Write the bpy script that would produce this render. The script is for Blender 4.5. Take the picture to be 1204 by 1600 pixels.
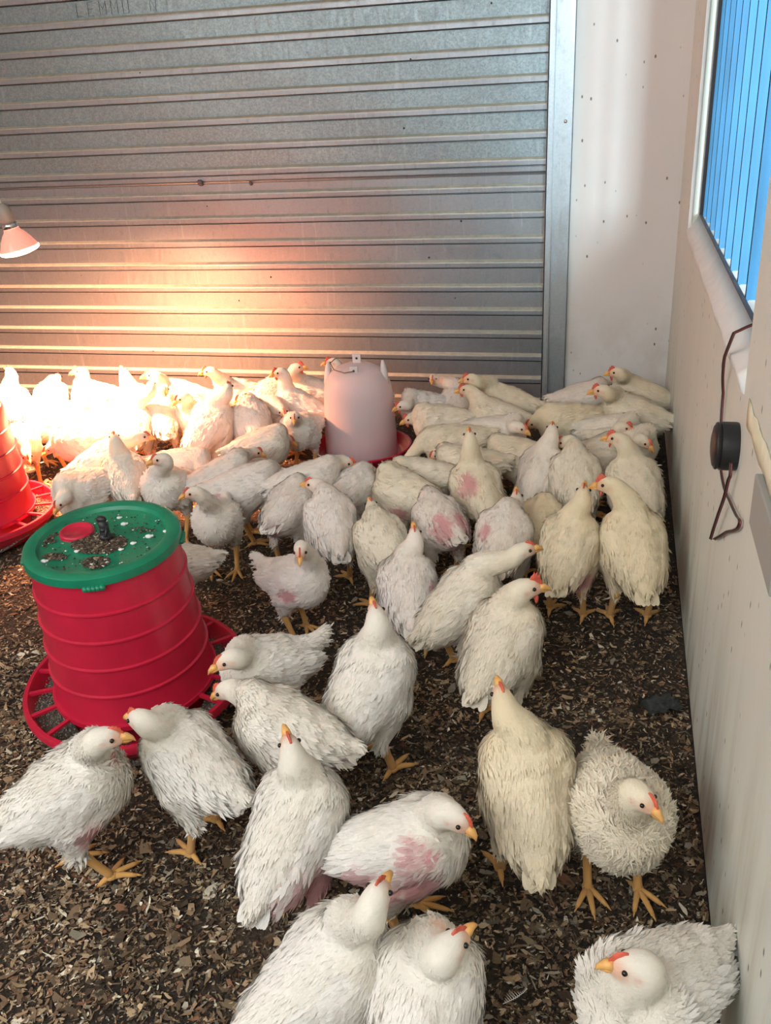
import bpy, bmesh, math, random
import numpy as np
from mathutils import Vector, Matrix
random.seed(7); rng = np.random.default_rng(7)
sc = bpy.context.scene
for o in list(bpy.data.objects): bpy.data.objects.remove(o)

# ------------------------------------------------------------ camera, sky, light, exposure
PITCH, ROLL, YAW, FPX = -0.4307, 0.0535, 0.2592, 1436.08
CAM_H = 1.15
def _rot(rx, ry, rz):
    return Matrix.Rotation(rz, 3, 'Z') @ Matrix.Rotation(rx, 3, 'X') @ Matrix.Rotation(ry, 3, 'Y')
cam = bpy.data.cameras.new('camera'); cam_o = bpy.data.objects.new('camera', cam)
sc.collection.objects.link(cam_o)
cam.sensor_fit = 'HORIZONTAL'; cam.sensor_width = 36.0; cam.lens = FPX / 1204 * 36.0
cam.clip_start = 0.02; cam.clip_end = 100
cam_o.matrix_world = Matrix.Translation((0, 0, CAM_H)) @ (_rot(PITCH, ROLL, YAW) @ Matrix.Rotation(math.pi/2, 3, 'X')).to_4x4()
sc.camera = cam_o

w = bpy.data.worlds.new('daylight'); sc.world = w; w.use_nodes = True
wn = w.node_tree.nodes; wl = w.node_tree.links
bg = wn['Background']; bg.inputs['Strength'].default_value = 0.4
tc = wn.new('ShaderNodeTexCoord'); sep = wn.new('ShaderNodeSeparateXYZ'); rmp = wn.new('ShaderNodeValToRGB')
wl.new(tc.outputs['Generated'], sep.inputs[0]); wl.new(sep.outputs['Z'], rmp.inputs[0]); wl.new(rmp.outputs[0], bg.inputs['Color'])
rmp.color_ramp.elements[0].position = 0.0; rmp.color_ramp.elements[0].color = (0.42, 0.37, 0.28, 1)
rmp.color_ramp.elements[1].position = 0.55; rmp.color_ramp.elements[1].color = (0.95, 0.95, 0.93, 1)
e = rmp.color_ramp.elements.new(0.05); e.color = (1.0, 0.93, 0.80, 1)

def area(name, loc, target, sx, sy, power, col):
    l = bpy.data.lights.new(name, 'AREA'); l.shape = 'RECTANGLE'; l.size = sx; l.size_y = sy
    l.energy = power; l.color = col
    o = bpy.data.objects.new(name, l); sc.collection.objects.link(o)
    o.location = loc; d = Vector(target) - Vector(loc)
    o.rotation_euler = d.to_track_quat('-Z', 'Y').to_euler()
    return o
# daylight entering by the open side of the shed (left), the doorway behind the camera and the barred window
area('open_side_daylight', (-2.6, -.3, 1.9), (-.2, 1.5, 0.3), 1.8, 1.2, 28, (1.0, 0.97, .92))
area('doorway_daylight', (-.9, -1.0, 1.9), (-.6, 1.0, 0.2), 2.0, 1.5, 42, (0.95, 0.97, 1.0))
area('window_daylight', (0.80, .15, 1.15), (-.02, 3.4, 1.1), .5, .6, 190, (0.74, 0.92, 1.0))
sc.view_settings.view_transform = 'Standard'; sc.view_settings.look = 'None'
sc.view_settings.exposure = 0.1; sc.view_settings.gamma = 1.0
try: sc.view_settings.use_curve_mapping = False
except Exception: pass

# ------------------------------------------------------------ helpers
XW, DW = 0.185, 3.396           # right wall plane, back wall plane
def link(o): sc.collection.objects.link(o); return o
def tag(o, label=None, cat=None, group=None, kind=None):
    if label: o['label'] = label
    if cat: o['category'] = cat
    if group: o['group'] = group
    if kind: o['kind'] = kind
    return o
def empty(name, loc, rz=0.0):
    o = bpy.data.objects.new(name, None); o.location = loc; o.rotation_euler = (0, 0, rz); o.empty_display_size = .05
    return link(o)
def obj(name, me, mat, parent=None, smooth=True):
    o = bpy.data.objects.new(name, me)
    if mat is not None and not me.materials: me.materials.append(mat)
    if parent is not None: o.parent = parent
    return link(o)
def mesh_np(name, V, F, col=None, smooth=True, vcol='col'):
    """V (n,3), F list of (k,3|4) arrays"""
    me = bpy.data.meshes.new(name)
    V = np.asarray(V, dtype=np.float32)
    Fs = [np.asarray(f, dtype=np.int32) for f in (F if isinstance(F, list) else [F]) if len(f)]
    nl = sum(f.size for f in Fs); nf = sum(len(f) for f in Fs)
    me.vertices.add(len(V)); me.vertices.foreach_set('co', V.ravel())
    me.loops.add(nl); me.loops.foreach_set('vertex_index', np.concatenate([f.ravel() for f in Fs]))
    tot = np.concatenate([np.full(len(f), f.shape[1], dtype=np.int32) for f in Fs])
    st = np.concatenate([[0], np.cumsum(tot)[:-1]]).astype(np.int32)
    me.polygons.add(nf); me.polygons.foreach_set('loop_start', st)
    me.update(calc_edges=True)
    me.polygons.foreach_set('use_smooth', np.full(nf, bool(smooth)))
    if col is not None:
        a = me.color_attributes.new(vcol, 'FLOAT_COLOR', 'POINT')
        c = np.ones((len(V), 4), dtype=np.float32); c[:, :3] = col; a.data.foreach_set('color', c.ravel())
    me.validate()
    return me
class MB:
    """collects boxes, tubes, lathes into one mesh"""
    def __init__(s): s.V = []; s.F4 = []; s.F3 = []; s.n = 0
    def add(s, V, F4=(), F3=()):
        V = np.asarray(V, float); s.V.append(V)
        if len(F4): s.F4.append(np.asarray(F4) + s.n)
        if len(F3): s.F3.append(np.asarray(F3) + s.n)
        s.n += len(V); return s
    def box(s, lo, hi):
        x0, y0, z0 = lo; x1, y1, z1 = hi
        return s.add([(x0,y0,z0),(x1,y0,z0),(x1,y1,z0),(x0,y1,z0),(x0,y0,z1),(x1,y0,z1),(x1,y1,z1),(x0,y1,z1)],
                     [(0,3,2,1),(4,5,6,7),(0,1,5,4),(1,2,6,5),(2,3,7,6),(3,0,4,7)])
    def tube(s, pts, rad, n=10, cap=True):
        pts = np.asarray(pts, float); rad = np.broadcast_to(np.asarray(rad, float), (len(pts),))
        T = np.gradient(pts, axis=0); T /= np.linalg.norm(T, axis=1)[:, None] + 1e-12
        up = np.array([0, 0, 1.0]) if abs(T[0][2]) < .9 else np.array([1.0, 0, 0])
        A = np.cross(T[0], up); A /= np.linalg.norm(A); V = []
        for i in range(len(pts)):
            A = A - T[i] * (A @ T[i]); A /= np.linalg.norm(A) + 1e-12; B = np.cross(T[i], A)
            t = np.arange(n) / n * 2 * np.pi
            V.append(pts[i] + rad[i] * (np.cos(t)[:, None] * A + np.sin(t)[:, None] * B))
        F = [(i*n+j, i*n+(j+1) % n, (i+1)*n+(j+1) % n, (i+1)*n+j) for i in range(len(pts)-1) for j in range(n)]
        V = np.concatenate(V); F3 = []
        if cap:
            V = np.concatenate([V, pts[:1], pts[-1:]]); a = len(V)-2; b = a+1; m = (len(pts)-1)*n
            F3 = [(a, (j+1) % n, j) for j in range(n)] + [(b, m+j, m+(j+1) % n) for j in range(n)]
        return s.add(V, F, F3)
    def lathe(s, prof, n=64, c=(0, 0, 0), close=False):
        prof = np.asarray(prof, float); t = np.arange(n)/n*2*np.pi; k = len(prof)
        V = np.stack([np.outer(np.cos(t), prof[:, 0]), np.outer(np.sin(t), prof[:, 0]), np.tile(prof[:, 1], (n, 1))], -1).reshape(-1, 3) + np.array(c)
        F = [(i*k+j, ((i+1) % n)*k+j, ((i+1) % n)*k+(j+1) % k, i*k+(j+1) % k) for i in range(n) for j in range(k if close else k-1)]
        return s.add(V, F)
    def ball(s, c, r, nu=12, nv=8, sc3=(1, 1, 1)):
        t = np.arange(nu)/nu*2*np.pi; V = []
        for j in range(nv+1):
            p = np.pi*j/nv; V.append(np.stack([np.sin(p)*np.cos(t), np.sin(p)*np.sin(t), np.full(nu, np.cos(p))], -1))
        V = np.concatenate(V)*r*np.array(sc3) + np.array(c)
        return s.add(V, [(j*nu+i, (j+1)*nu+i, (j+1)*nu+(i+1) % nu, j*nu+(i+1) % nu) for j in range(nv) for i in range(nu)])
    def mesh(s, name, col=None, smooth=True):
        F = []
        if s.F4: F.append(np.concatenate(s.F4))
        if s.F3: F.append(np.concatenate(s.F3))
        return mesh_np(name, np.concatenate(s.V), F, col, smooth)
    def build(s, name, mat, parent=None, smooth=True, bevel=0):
        o = obj(name, s.mesh(name, None, smooth), mat, parent, smooth)
        if bevel:
            m = o.modifiers.new('bevel', 'BEVEL'); m.width = bevel; m.segments = 2; m.limit_method = 'ANGLE'
        return o
def autosmooth(o, ang=35):
    me = o.data; bm = bmesh.new(); bm.from_mesh(me)
    for e in bm.edges:
        if len(e.link_faces) == 2 and e.calc_face_angle(0) > math.radians(ang): e.smooth = False
    bm.to_mesh(me); bm.free()
    return o

# ------------------------------------------------------------ materials
class NT:
    def __init__(s, name):
        s.m = bpy.data.materials.new(name); s.m.use_nodes = True; s.t = s.m.node_tree
        s.b = s.t.nodes['Principled BSDF']
    def n(s, k, **kw):
        x = s.t.nodes.new('ShaderNode'+k)
        for a, v in kw.items():
            if a in x.inputs.keys() if isinstance(a, str) else False: x.inputs[a].default_value = v
            else: setattr(x, a, v)
        return x
    def l(s, a, b): s.t.links.new(a, b)
    def coord(s, kind='Object', scale=(1, 1, 1)):
        c = s.n('TexCoord'); mp = s.n('Mapping'); mp.inputs['Scale'].default_value = scale
        s.l(c.outputs[kind], mp.inputs[0]); return mp.outputs[0]
    def noise(s, vec, scale, detail=4, rough=.55):
        x = s.n('TexNoise'); x.inputs['Scale'].default_value = scale; x.inputs['Detail'].default_value = detail
        x.inputs['Roughness'].default_value = rough; s.l(vec, x.inputs['Vector']); return x.outputs[0]
    def ramp(s, fac, stops):
        r = s.n('ValToRGB'); e = r.color_ramp.elements
        while len(e) < len(stops): e.new(.5)
        for k, (p, c) in enumerate(stops): e[k].position = p; e[k].color = (*c, 1) if len(c) == 3 else c
        s.l(fac, r.inputs[0]); return r.outputs[0]
    def mix(s, a, b, fac, mode='MIX'):
        x = s.n('MixRGB'); x.blend_type = mode
        for sock, v in ((x.inputs[1], a), (x.inputs[2], b), (x.inputs[0], fac)):
            if hasattr(v, 'links') or hasattr(v, 'is_linked'): s.l(v, sock)
            else: sock.default_value = v if not isinstance(v, tuple) else (*v, 1)
        return x.outputs[0]
    def bump(s, h, strength=.3, dist=.002):
        b = s.n('Bump'); b.inputs['Strength'].default_value = strength; b.inputs['Distance'].default_value = dist
        s.l(h, b.inputs['Height']); s.l(b.outputs[0], s.b.inputs['Normal'])
def simple(name, col, rough=.5, metal=0, var=.0, vscale=20, bump=0, spec=None):
    t = NT(name); t.b.inputs['Roughness'].default_value = rough; t.b.inputs['Metallic'].default_value = metal
    v = t.coord(); nz = t.noise(v, vscale)
    c = t.ramp(nz, [(.3, tuple(x*(1-var) for x in col)), (.7, tuple(min(1, x*(1+var)) for x in col))])
    t.l(c, t.b.inputs['Base Color'])
    if bump: t.bump(nz, bump)
    if spec is not None: t.b.inputs['Specular IOR Level'].default_value = spec
    return t.m

def m_wall(name, base, grime, specks=True, low=0.0):
    t = NT(name); v = t.coord()
    n1 = t.noise(v, 1.6, 5); c = t.ramp(n1, [(.3, tuple(x*.93 for x in base)), (.7, base)])
    vs = t.coord(scale=(1, 6, .8)); st = t.noise(vs, 2.2, 6, .65)
    f = t.ramp(st, [(.48, (0, 0, 0)), (.72, (1, 1, 1))])
    # splashed dirt climbs a few decimetres up from the litter (a stain that stays put)
    gm = t.n('SeparateXYZ'); t.l(t.coord(), gm.inputs[0])
    h = t.n('MapRange'); h.inputs[1].default_value = .0; h.inputs[2].default_value = .5; h.inputs[3].default_value = 1; h.inputs[4].default_value = 0.08
    t.l(gm.outputs['Z'], h.inputs[0])
    mu = t.n('Math', operation='MULTIPLY'); t.l(f, mu.inputs[0]); t.l(h.outputs[0], mu.inputs[1])
    c = t.mix(c, grime, mu.outputs[0])
    if specks:
        vv = t.coord(scale=(30, 30, 17)); vo = t.n('TexVoronoi'); vo.inputs['Scale'].default_value = 1.0; t.l(vv, vo.inputs['Vector'])
        d = t.ramp(vo.outputs['Distance'], [(.06, (.9, .9, .9)), (.12, (0, 0, 0))])
        pick = t.n('SeparateColor'); t.l(vo.outputs['Color'], pick.inputs[0])
        pk = t.ramp(pick.outputs[0], [(.60, (1, 1, 1)), (.64, (0, 0, 0))])
        m2 = t.n('Math', operation='MULTIPLY'); t.l(d, m2.inputs[0]); t.l(pk, m2.inputs[1])
        c = t.mix(c, (.08, .06, .045), m2.outputs[0])
    t.l(c, t.b.inputs['Base Color']); t.b.inputs['Roughness'].default_value = .55
    t.bump(t.noise(v, 9, 6, .6), .25, .01)
    return t.m
M = {}
M['wall_back'] = m_wall('back_wall_paint', (.74, .74, .72), (.34, .29, .22))
M['wall_right'] = m_wall('right_wall_paint', (.71, .725, .65), (.36, .30, .2))
M['ceiling'] = simple('ceiling_paint', (.6, .6, .58), .8)
M['plaster'] = simple('sill_plaster', (.78, .78, .75), .7, var=.05, bump=.1)

def m_galv(name, base, rough, spangle):
    t = NT(name); v = t.coord(scale=(1, 1, 1))
    vo = t.n('TexVoronoi'); vo.inputs['Scale'].default_value = 210; t.l(v, vo.inputs['Vector'])
    s = t.n('SeparateColor'); t.l(vo.outputs['Color'], s.inputs[0])
    nz = t.noise(t.coord(scale=(1, 1, .35)), 60, 5, .7)
    c = t.ramp(s.outputs[0], [(0, tuple(x*(1-spangle) for x in base)), (1, tuple(min(1, x*(1+spangle*.6)) for x in base))])
    c = t.mix(c, tuple(x*.55 for x in base), t.ramp(nz, [(.55, (0, 0, 0)), (.75, (.55, .55, .55))]))
    # drip marks and scratches
    dr = t.noise(t.coord(scale=(60, 1, 3)), 1.3, 3, .6)
    c = t.mix(c, tuple(min(1, x*1.5) for x in base), t.ramp(dr, [(.63, (0, 0, 0)), (.70, (.35, .35, .35))]))
    vo2 = t.n('TexVoronoi'); vo2.inputs['Scale'].default_value = 9; t.l(v, vo2.inputs['Vector'])
    c = t.mix(c, (.03, .025, .02), t.ramp(vo2.outputs['Distance'], [(.028, (1, 1, 1)), (.04, (0, 0, 0))]))
    t.l(c, t.b.inputs['Base Color']); t.b.inputs['Metallic'].default_value = .75
    r = t.ramp(nz, [(.3, (rough-.06,)*3), (.7, (rough+.1,)*3)]); t.l(r, t.b.inputs['Roughness'])
    t.bump(nz, .12, .001)
    return t.m
M['galv'] = m_galv('galvanised_steel', (.24, .305, .325), .42, .22)
M['galv_low'] = m_galv('galvanised_steel_smooth', (.285, .32, .345), .38, .06)
M['ridge'] = simple('dusty_lit_slat_ridge', (.38, .395, .33), .7, .0, var=.15, vscale=50)  # dust on the ledges, with the light they catch painted in paler
M['track'] = m_galv('guide_rail_steel', (.45, .52, .56), .36, .06)

def m_litter():
    t = NT('litter_bed'); v = t.coord()
    n1 = t.noise(v, 3.0, 6, .7); n2 = t.noise(v, 120, 6, .75)
    c = t.ramp(n2, [(.3, (.02, .014, .010)), (.5, (.075, .052, .034)), (.68, (.17, .125, .08)), (.8, (.32, .25, .17))])
    c = t.mix(c, (.022, .016, .012), t.ramp(n1, [(.42, (.75, .75, .75)), (.62, (0, 0, 0))]))
    t.l(c, t.b.inputs['Base Color']); t.b.inputs['Roughness'].default_value = .85
    t.bump(n2, .9, .012)
    return t.m
M['litter'] = m_litter()
def m_vcol(name, rough=.8, var=.12, vs=60, bump=.0, sheen=0, bs=200, spec=.3, sss=0):
    t = NT(name); a = t.n('VertexColor'); a.layer_name = 'col'
    v = t.coord(); nz = t.noise(v, vs, 5, .6)
    g = t.ramp(nz, [(.3, (1-var,)*3), (.7, (1, 1, 1))])
    c = t.mix(a.outputs[0], g, 1.0, 'MULTIPLY'); t.l(c, t.b.inputs['Base Color'])
    t.b.inputs['Roughness'].default_value = rough; t.b.inputs['Specular IOR Level'].default_value = spec
    if bump: t.bump(t.noise(t.coord(scale=(.45, 1, 1)), bs, 4, .7), bump, .004)
    if sheen: t.b.inputs['Sheen Weight'].default_value = sheen; t.b.inputs['Sheen Roughness'].default_value = .6
    if sss: t.b.inputs['Subsurface Weight'].default_value = sss; t.b.inputs['Subsurface Radius'].default_value = (.01, .006, .004)
    return t.m
M['chips'] = m_vcol('wood_shavings', .8, .2, 300)
M['feather'] = m_vcol('chicken_plumage', .9, .10, 22, .35, .15)
M['comb'] = simple('comb_flesh', (.62, .11, .06), .55, var=.2, vscale=90)
M['beak'] = simple('beak_horn', (.78, .42, .13), .45, var=.15, vscale=90)
M['eye'] = simple('eye_black', (.01, .008, .006), .12)
M['red'] = simple('red_plastic', (.53, .013, .045), .32, var=.10, vscale=14)
M['green'] = simple('green_plastic', (.005, .20, .105), .33, var=.2, vscale=12)
M['black'] = simple('black_rubber', (.012, .012, .013), .45, bump=.5)
M['feed'] = m_vcol('feed_crumbs', .9, .2, 200)
M['blue'] = simple('blue_gloss_paint', (.011, .095, .19), .7, var=.18, vscale=5)
M['dark_frame'] = simple('dark_window_frame', (.06, .06, .07), .5)
M['cablew'] = simple('white_cable', (.6, .6, .56), .5)
M['holder'] = simple('lamp_holder_grey', (.30, .29, .25), .5)
M['chrome'] = simple('chrome_cap', (.7, .7, .7), .15, 1)
M['tape'] = simple('masking_tape', (.78, .72, .52), .7, var=.12, vscale=30)
M['greybox'] = simple('grey_casing', (.30, .31, .29), .5)
M['graphite'] = simple('pencil_marks', (.10, .12, .12), .7)
M['wire_red'] = simple('red_wire', (.16, .035, .035), .45)
M['wire_black'] = simple('black_wire', (.03, .018, .016), .45)
M['wire'] = simple('metal_wire', (.25, .22, .18), .4, .6)
M['bag'] = simple('dark_plastic_scrap', (.025, .03, .03), .2, bump=.8)
M['quill'] = simple('loose_feather', (.75, .74, .7), .8)

# ------------------------------------------------------------ the room
mb = MB(); mb.box((-3.9, -2.6, -.12), (XW+.16, DW+.12, -.004))
o = mb.build('floor', M['litter'], None, False); tag(o, kind='structure')
# gently uneven litter bed on top of the slab
nx, ny = 150, 190
gx = np.linspace(-3.8, XW, nx); gy = np.linspace(.2, DW, ny); X, Y = np.meshgrid(gx, gy)
def litter_h(x, y):
    return .0035*np.sin(x*11+1.3*np.sin(y*7))*np.cos(y*13+x*3) + .002*np.sin(x*37+y*21)*np.sin(y*31-x*17) - .004
V = np.stack([X, Y, litter_h(X, Y)], -1).reshape(-1, 3)
ii = (np.arange(ny-1)[:, None]*nx + np.arange(nx-1)).ravel()
F = np.stack([ii, ii+1, ii+nx+1, ii+nx], -1)
o = obj('litter_bed', mesh_np('litter_bed', V, F), M['litter'])
tag(o, 'dark brown trodden litter bed covering the whole floor of the pen', 'litter', kind='stuff')

# back wall strip right of the shutter, and above it
mb = MB(); mb.box((-.20, DW, 0), (XW+.16, DW+.12, 2.6)); mb.box((-3.9, DW+.02, 2.25), (-.20, DW+.12, 2.6))
mb.build('wall_back', M['wall_back'], None, False)['kind'] = 'structure'
# right wall with the window opening and its two jambs
JN, JF, SZ, TZ = 1.365, 2.81, .752, 1.95
mb = MB()
mb.box((XW, -2.6, 0), (XW+.16, JN, 2.6)); mb.box((XW, JF, 0), (XW+.16, DW+.12, 2.6))
mb.box((XW, JN, 0), (XW+.16, JF, SZ-.01)); mb.box((XW, JN, TZ), (XW+.16, JF, 2.6))
mb.build('wall_right', M['wall_right'], None, False)['kind'] = 'structure'
mb = MB(); mb.box((-3.9, -2.6, 0), (-3.8, DW+.12, 2.6))
mb.build('wall_left', M['wall_back'], None, False)['kind'] = 'structure'
mb = MB(); mb.box((-3.9, -2.6, 2.6), (XW+.16, DW+.12, 2.7))
mb.build('ceiling', M['ceiling'], None, False)['kind'] = 'structure'

# window: sloping plaster sill, dark track, blue vertical bars
win = empty('window_1', (XW, (JN+JF)/2, SZ)); win['kind'] = 'structure'
def wpart(mb, name, mat, smooth=False, bevel=0):
    o = mb.build(name, mat, win, smooth, bevel); o.matrix_parent_inverse = Matrix.Translation(win.location).inverted(); return o
n = 60; ys = np.linspace(JN, JF, n); prof = []
V = []
for k, y in enumerate(ys):
    j = .0016*math.sin(y*23)+.0014*math.sin(y*61+1)+.0012*math.sin(y*140)
    V += [(XW+.004, y, SZ-.034), (XW-.004+j*.4, y, SZ-.028+j), (XW-.010+j*.5, y, SZ-.004+j*.8), (XW+.004, y, SZ+.006+j*.3), (XW+.0215, y, .789), (XW+.0215, y, .70)]
V = np.array(V); F = [(k*6+a, (k+1)*6+a, (k+1)*6+a+1, k*6+a+1) for k in range(n-1) for a in range(5)] + [(0, 1, 2, 3), (0, 3, 4, 5)]
s = MB().add(V, F); wpart(s, 'window_sill', M['plaster'], True)
wpart(MB().box((XW+.0216, JN, .70), (XW+.028, JF, .793)), 'window_track', M['dark_frame'])
wpart(MB().box((XW+.028, JN, .70), (XW+.16, JF, .787)), 'outer_sill', M['plaster'])
wpart(MB().box((XW+.0216, JF-.012, .793), (XW+.034, JF, TZ)), 'window_frame', M['dark_frame'])
wpart(MB().box((XW-.006, JF-.004, SZ), (XW+.004, JF+.012, TZ)), 'jamb_edge', M['plaster'], False, .002)
yy = 2.78
while yy > JN+.02:
    b = MB().box((XW+.029, yy-.004, .780), (XW+.049, yy+.004, TZ))
    b.box((XW+.029, yy-.010, .780), (XW+.034, yy+.004, TZ))
    wpart(b, 'window_bar', M['blue'])
    yy -= .137 if yy < 2.7 else .115
for z in (1.55,):
    wpart(MB().box((XW+.060, JN, z), (XW+.068, JF, z+.03)), 'cross_bar', M['blue'])

# roller shutter: slats, guide rail, bottom bar
PZ0, PS = 1.318, .0863
XG, XG2 = -.2646, -.1786
segs = []                # (dz from slat joint, y)
def yprof():
    P = []; k = -12
    while k < 15:
        z = PZ0 - k*PS
        P += [(z, .012, 0), (z-.002, .012, 1), (z-.0028, .004, 0 if k < 5 else 2)]
        if k == 5: P += [(z-.018, .004, 2), (z-.020, .0075, 2), (z-.023, .004, 2), (z-.027, .0065, 2), (z-.030, .004, 2)]
        P += [(z-PS*.66, .004, 3), (z-PS*.745, -.0065, 3), (z-PS*.775, -.0072, 2), (z-PS*.80, -.0075, 2), (z-PS*.955, -.0075, 2), (z-PS*.975, -.003, 1)]
        k += 1
    P += [(PZ0-15*PS, .01, 1), (.0, .01, 1)]
    return P
P = yprof(); xs = np.linspace(-3.8, XG+.012, 90)
V = np.array([[(x, DW+y+.0012*math.sin(x*2.3+z*5)+.0006*math.sin(x*9+z*23), z) for (z, y, m) in P] for x in xs]).reshape(-1, 3)
k = len(P); F = np.array([(i*k+j, i*k+j+1, (i+1)*k+j+1, (i+1)*k+j) for i in range(len(xs)-1) for j in range(k-1)])
me = mesh_np('door_1', V, F, None, False)
for m_ in ('galv', 'dark_frame', 'galv_low', 'ridge'): me.materials.append(M[m_])
me.polygons.foreach_set('material_index', np.array([P[j][2] for i in range(len(xs)-1) for j in range(k-1)], dtype=np.int32)); me.update()
door = obj('door_1', me, None, None, False); door['kind'] = 'structure'
g = MB()
g.box((XG, DW-.030, 0), (XG+.006, DW+.012, 2.3)); g.box((XG, DW-.030, 0), (XG+.022, DW-.024, 2.3))
g.box((XG+.020, DW-.030, 0), (XG+.024, DW-.012, 2.3)); g.box((XG+.022, DW-.018, 0), (XG2, DW-.012, 2.3)); g.box((XG2-.004, DW-.018, 0), (XG2, DW+.01, 2.3))
g.build('guide_rail', M['track'], door, False, .0015)
b = MB().box((-3.8, DW-.022, .0), (XG+.01, DW-.016, .028)).box((-3.8, DW-.034, .022), (XG+.01, DW-.004, .028))
b.build('bottom_bar', M['galv_low'], door, False, .001)
MB().ball((-.203, DW-.019, 1.023), .006, sc3=(1, .6, 1)).build('bolt', M['chrome'], door)
for (x, z, r) in ((-1.552, .863, .011), (-1.35, .856, .007)):
    q = MB().ball((x, DW-.001, z), r, sc3=(1, .5, 1.1)); q.ball((x+r*.6, DW-.003, z-r*.4), r*.55, sc3=(1, .8, 1)); q.ball((x-r*.5, DW-.002, z+r*.6), r*.45)
    q.build('rivet', M['dark_frame'], door)
# faint hand-written capitals on an upper slat
L = {'L': [[(0, 1), (0, 0), (.6, 0)]], 'E': [[(.6, 1), (0, 1), (0, 0), (.6, 0)], [(0, .5), (.5, .5)]], 'M': [[(0, 0), (0, 1), (.35, .4), (.7, 1), (.7, 0)]],
     'O': [[(0, 0), (0, 1), (.6, 1), (.6, 0), (0, 0)]], 'N': [[(0, 0), (0, 1), (.6, 0), (.6, 1)]], 'I': [[(.2, 0), (.2, 1)]], 'A': [[(0, 0), (.3, 1), (.6, 0)], [(.15, .45), (.45, .45)]]}
q = MB(); x0 = -1.950
for ch in 'LEMMO  N':
    for st in L.get(ch, []):
        q.tube([(x0+px*.036, DW+.0022, 1.440+pz*.044) for px, pz in st], .0008, 5)
    x0 += .046 if ch != ' ' else .03
q.build('handwriting', M['graphite'], door, False)

# ------------------------------------------------------------ wood shavings
def chips(n, ymin, ymax, seed, smin, smax, pale):
    r = np.random.default_rng(seed)
    x = r.uniform(-3.5, XW-.004, n*3); y = r.uniform(ymin, ymax, n*3)
    keep = (x > -.78*y-1.0) & (x < XW)
    x, y = x[keep][:n], y[keep][:n]; n = len(x)
    L = r.uniform(smin, smax, n)*(1+1.1*(r.random(n) < .12)); W = L*r.uniform(.15, .62, n)
    a = r.uniform(0, 2*np.pi, n); ti = r.normal(0, .35, n); ro = r.normal(0, .35, n); cu = r.uniform(-.35, .35, n)*L
    z = litter_h(x, y) + .001 + r.random(n)*.005
    u = np.array([-.5, 0, .5]); P = []
    ca, sa = np.cos(a), np.sin(a)
    for uu in u:
        for vv in (-.5, .5):
            jx = 1+r.normal(0, .32, n)
            lx = uu*L*jx; ly = vv*W*(1+r.normal(0, .4, n))*(1 if uu == 0 else .7); lz = ti*lx*.6+ro*ly*.6+cu*(uu*uu*4)*.5
            P.append(np.stack([x+lx*ca-ly*sa, y+lx*sa+ly*ca, z+lz+.0006], -1))
    V = np.stack(P, 1); V[..., 2] = np.maximum(V[..., 2], litter_h(V[..., 0], V[..., 1])+.0003); V[..., 0] = np.minimum(V[..., 0], XW-.002); V = V.reshape(-1, 3)
    b = np.arange(n)[:, None]*6
    F = np.concatenate([b+np.array([0, 2, 3, 1]), b+np.array([2, 4, 5, 3])])
    pal = np.array([(.045, .030, .020), (.10, .068, .043), (.18, .12, .072), (.30, .205, .12), (.44, .33, .20), (.62, .56, .43), (.27, .24, .18), (.20, .10, .055)])
    pr = np.array([.13, .20, .22, .18, .11*pale, .05*pale, .06, .07]); pr /= pr.sum()
    c = pal[r.choice(len(pal), n, p=pr)]*r.uniform(.95, 1.5, n)[:, None]
    # trodden damp patches: fewer pale chips
    damp = (np.sin(x*2.1+1)+np.sin(y*2.7-.5+x)) > .4
    c[damp & (r.random(n) < .6)] *= .45
    return V, F, np.repeat(np.clip(c, 0, 1), 6, 0)
Vs, Fs, Cs, off = [], [], [], 0
for a in ((38000, .55, 1.35, 1, .004, .011, 1.5), (46000, 1.2, 2.2, 2, .004, .010, .9), (31000, 2.1, DW-.01, 3, .004, .010, .5), (4800, .5, 1.6, 4, .009, .015, 2.0), (30000, .55, 1.6, 6, .003, .007, 2.2)):
    V, F, C_ = chips(*a); Vs.append(V); Fs.append(F+off); Cs.append(C_); off += len(V)
o = obj('wood_shavings', mesh_np('wood_shavings', np.concatenate(Vs), np.concatenate(Fs), np.concatenate(Cs), False), M['chips'], None, False)
tag(o, 'loose wood shavings and chips scattered over the litter', 'shavings', kind='stuff')

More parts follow.
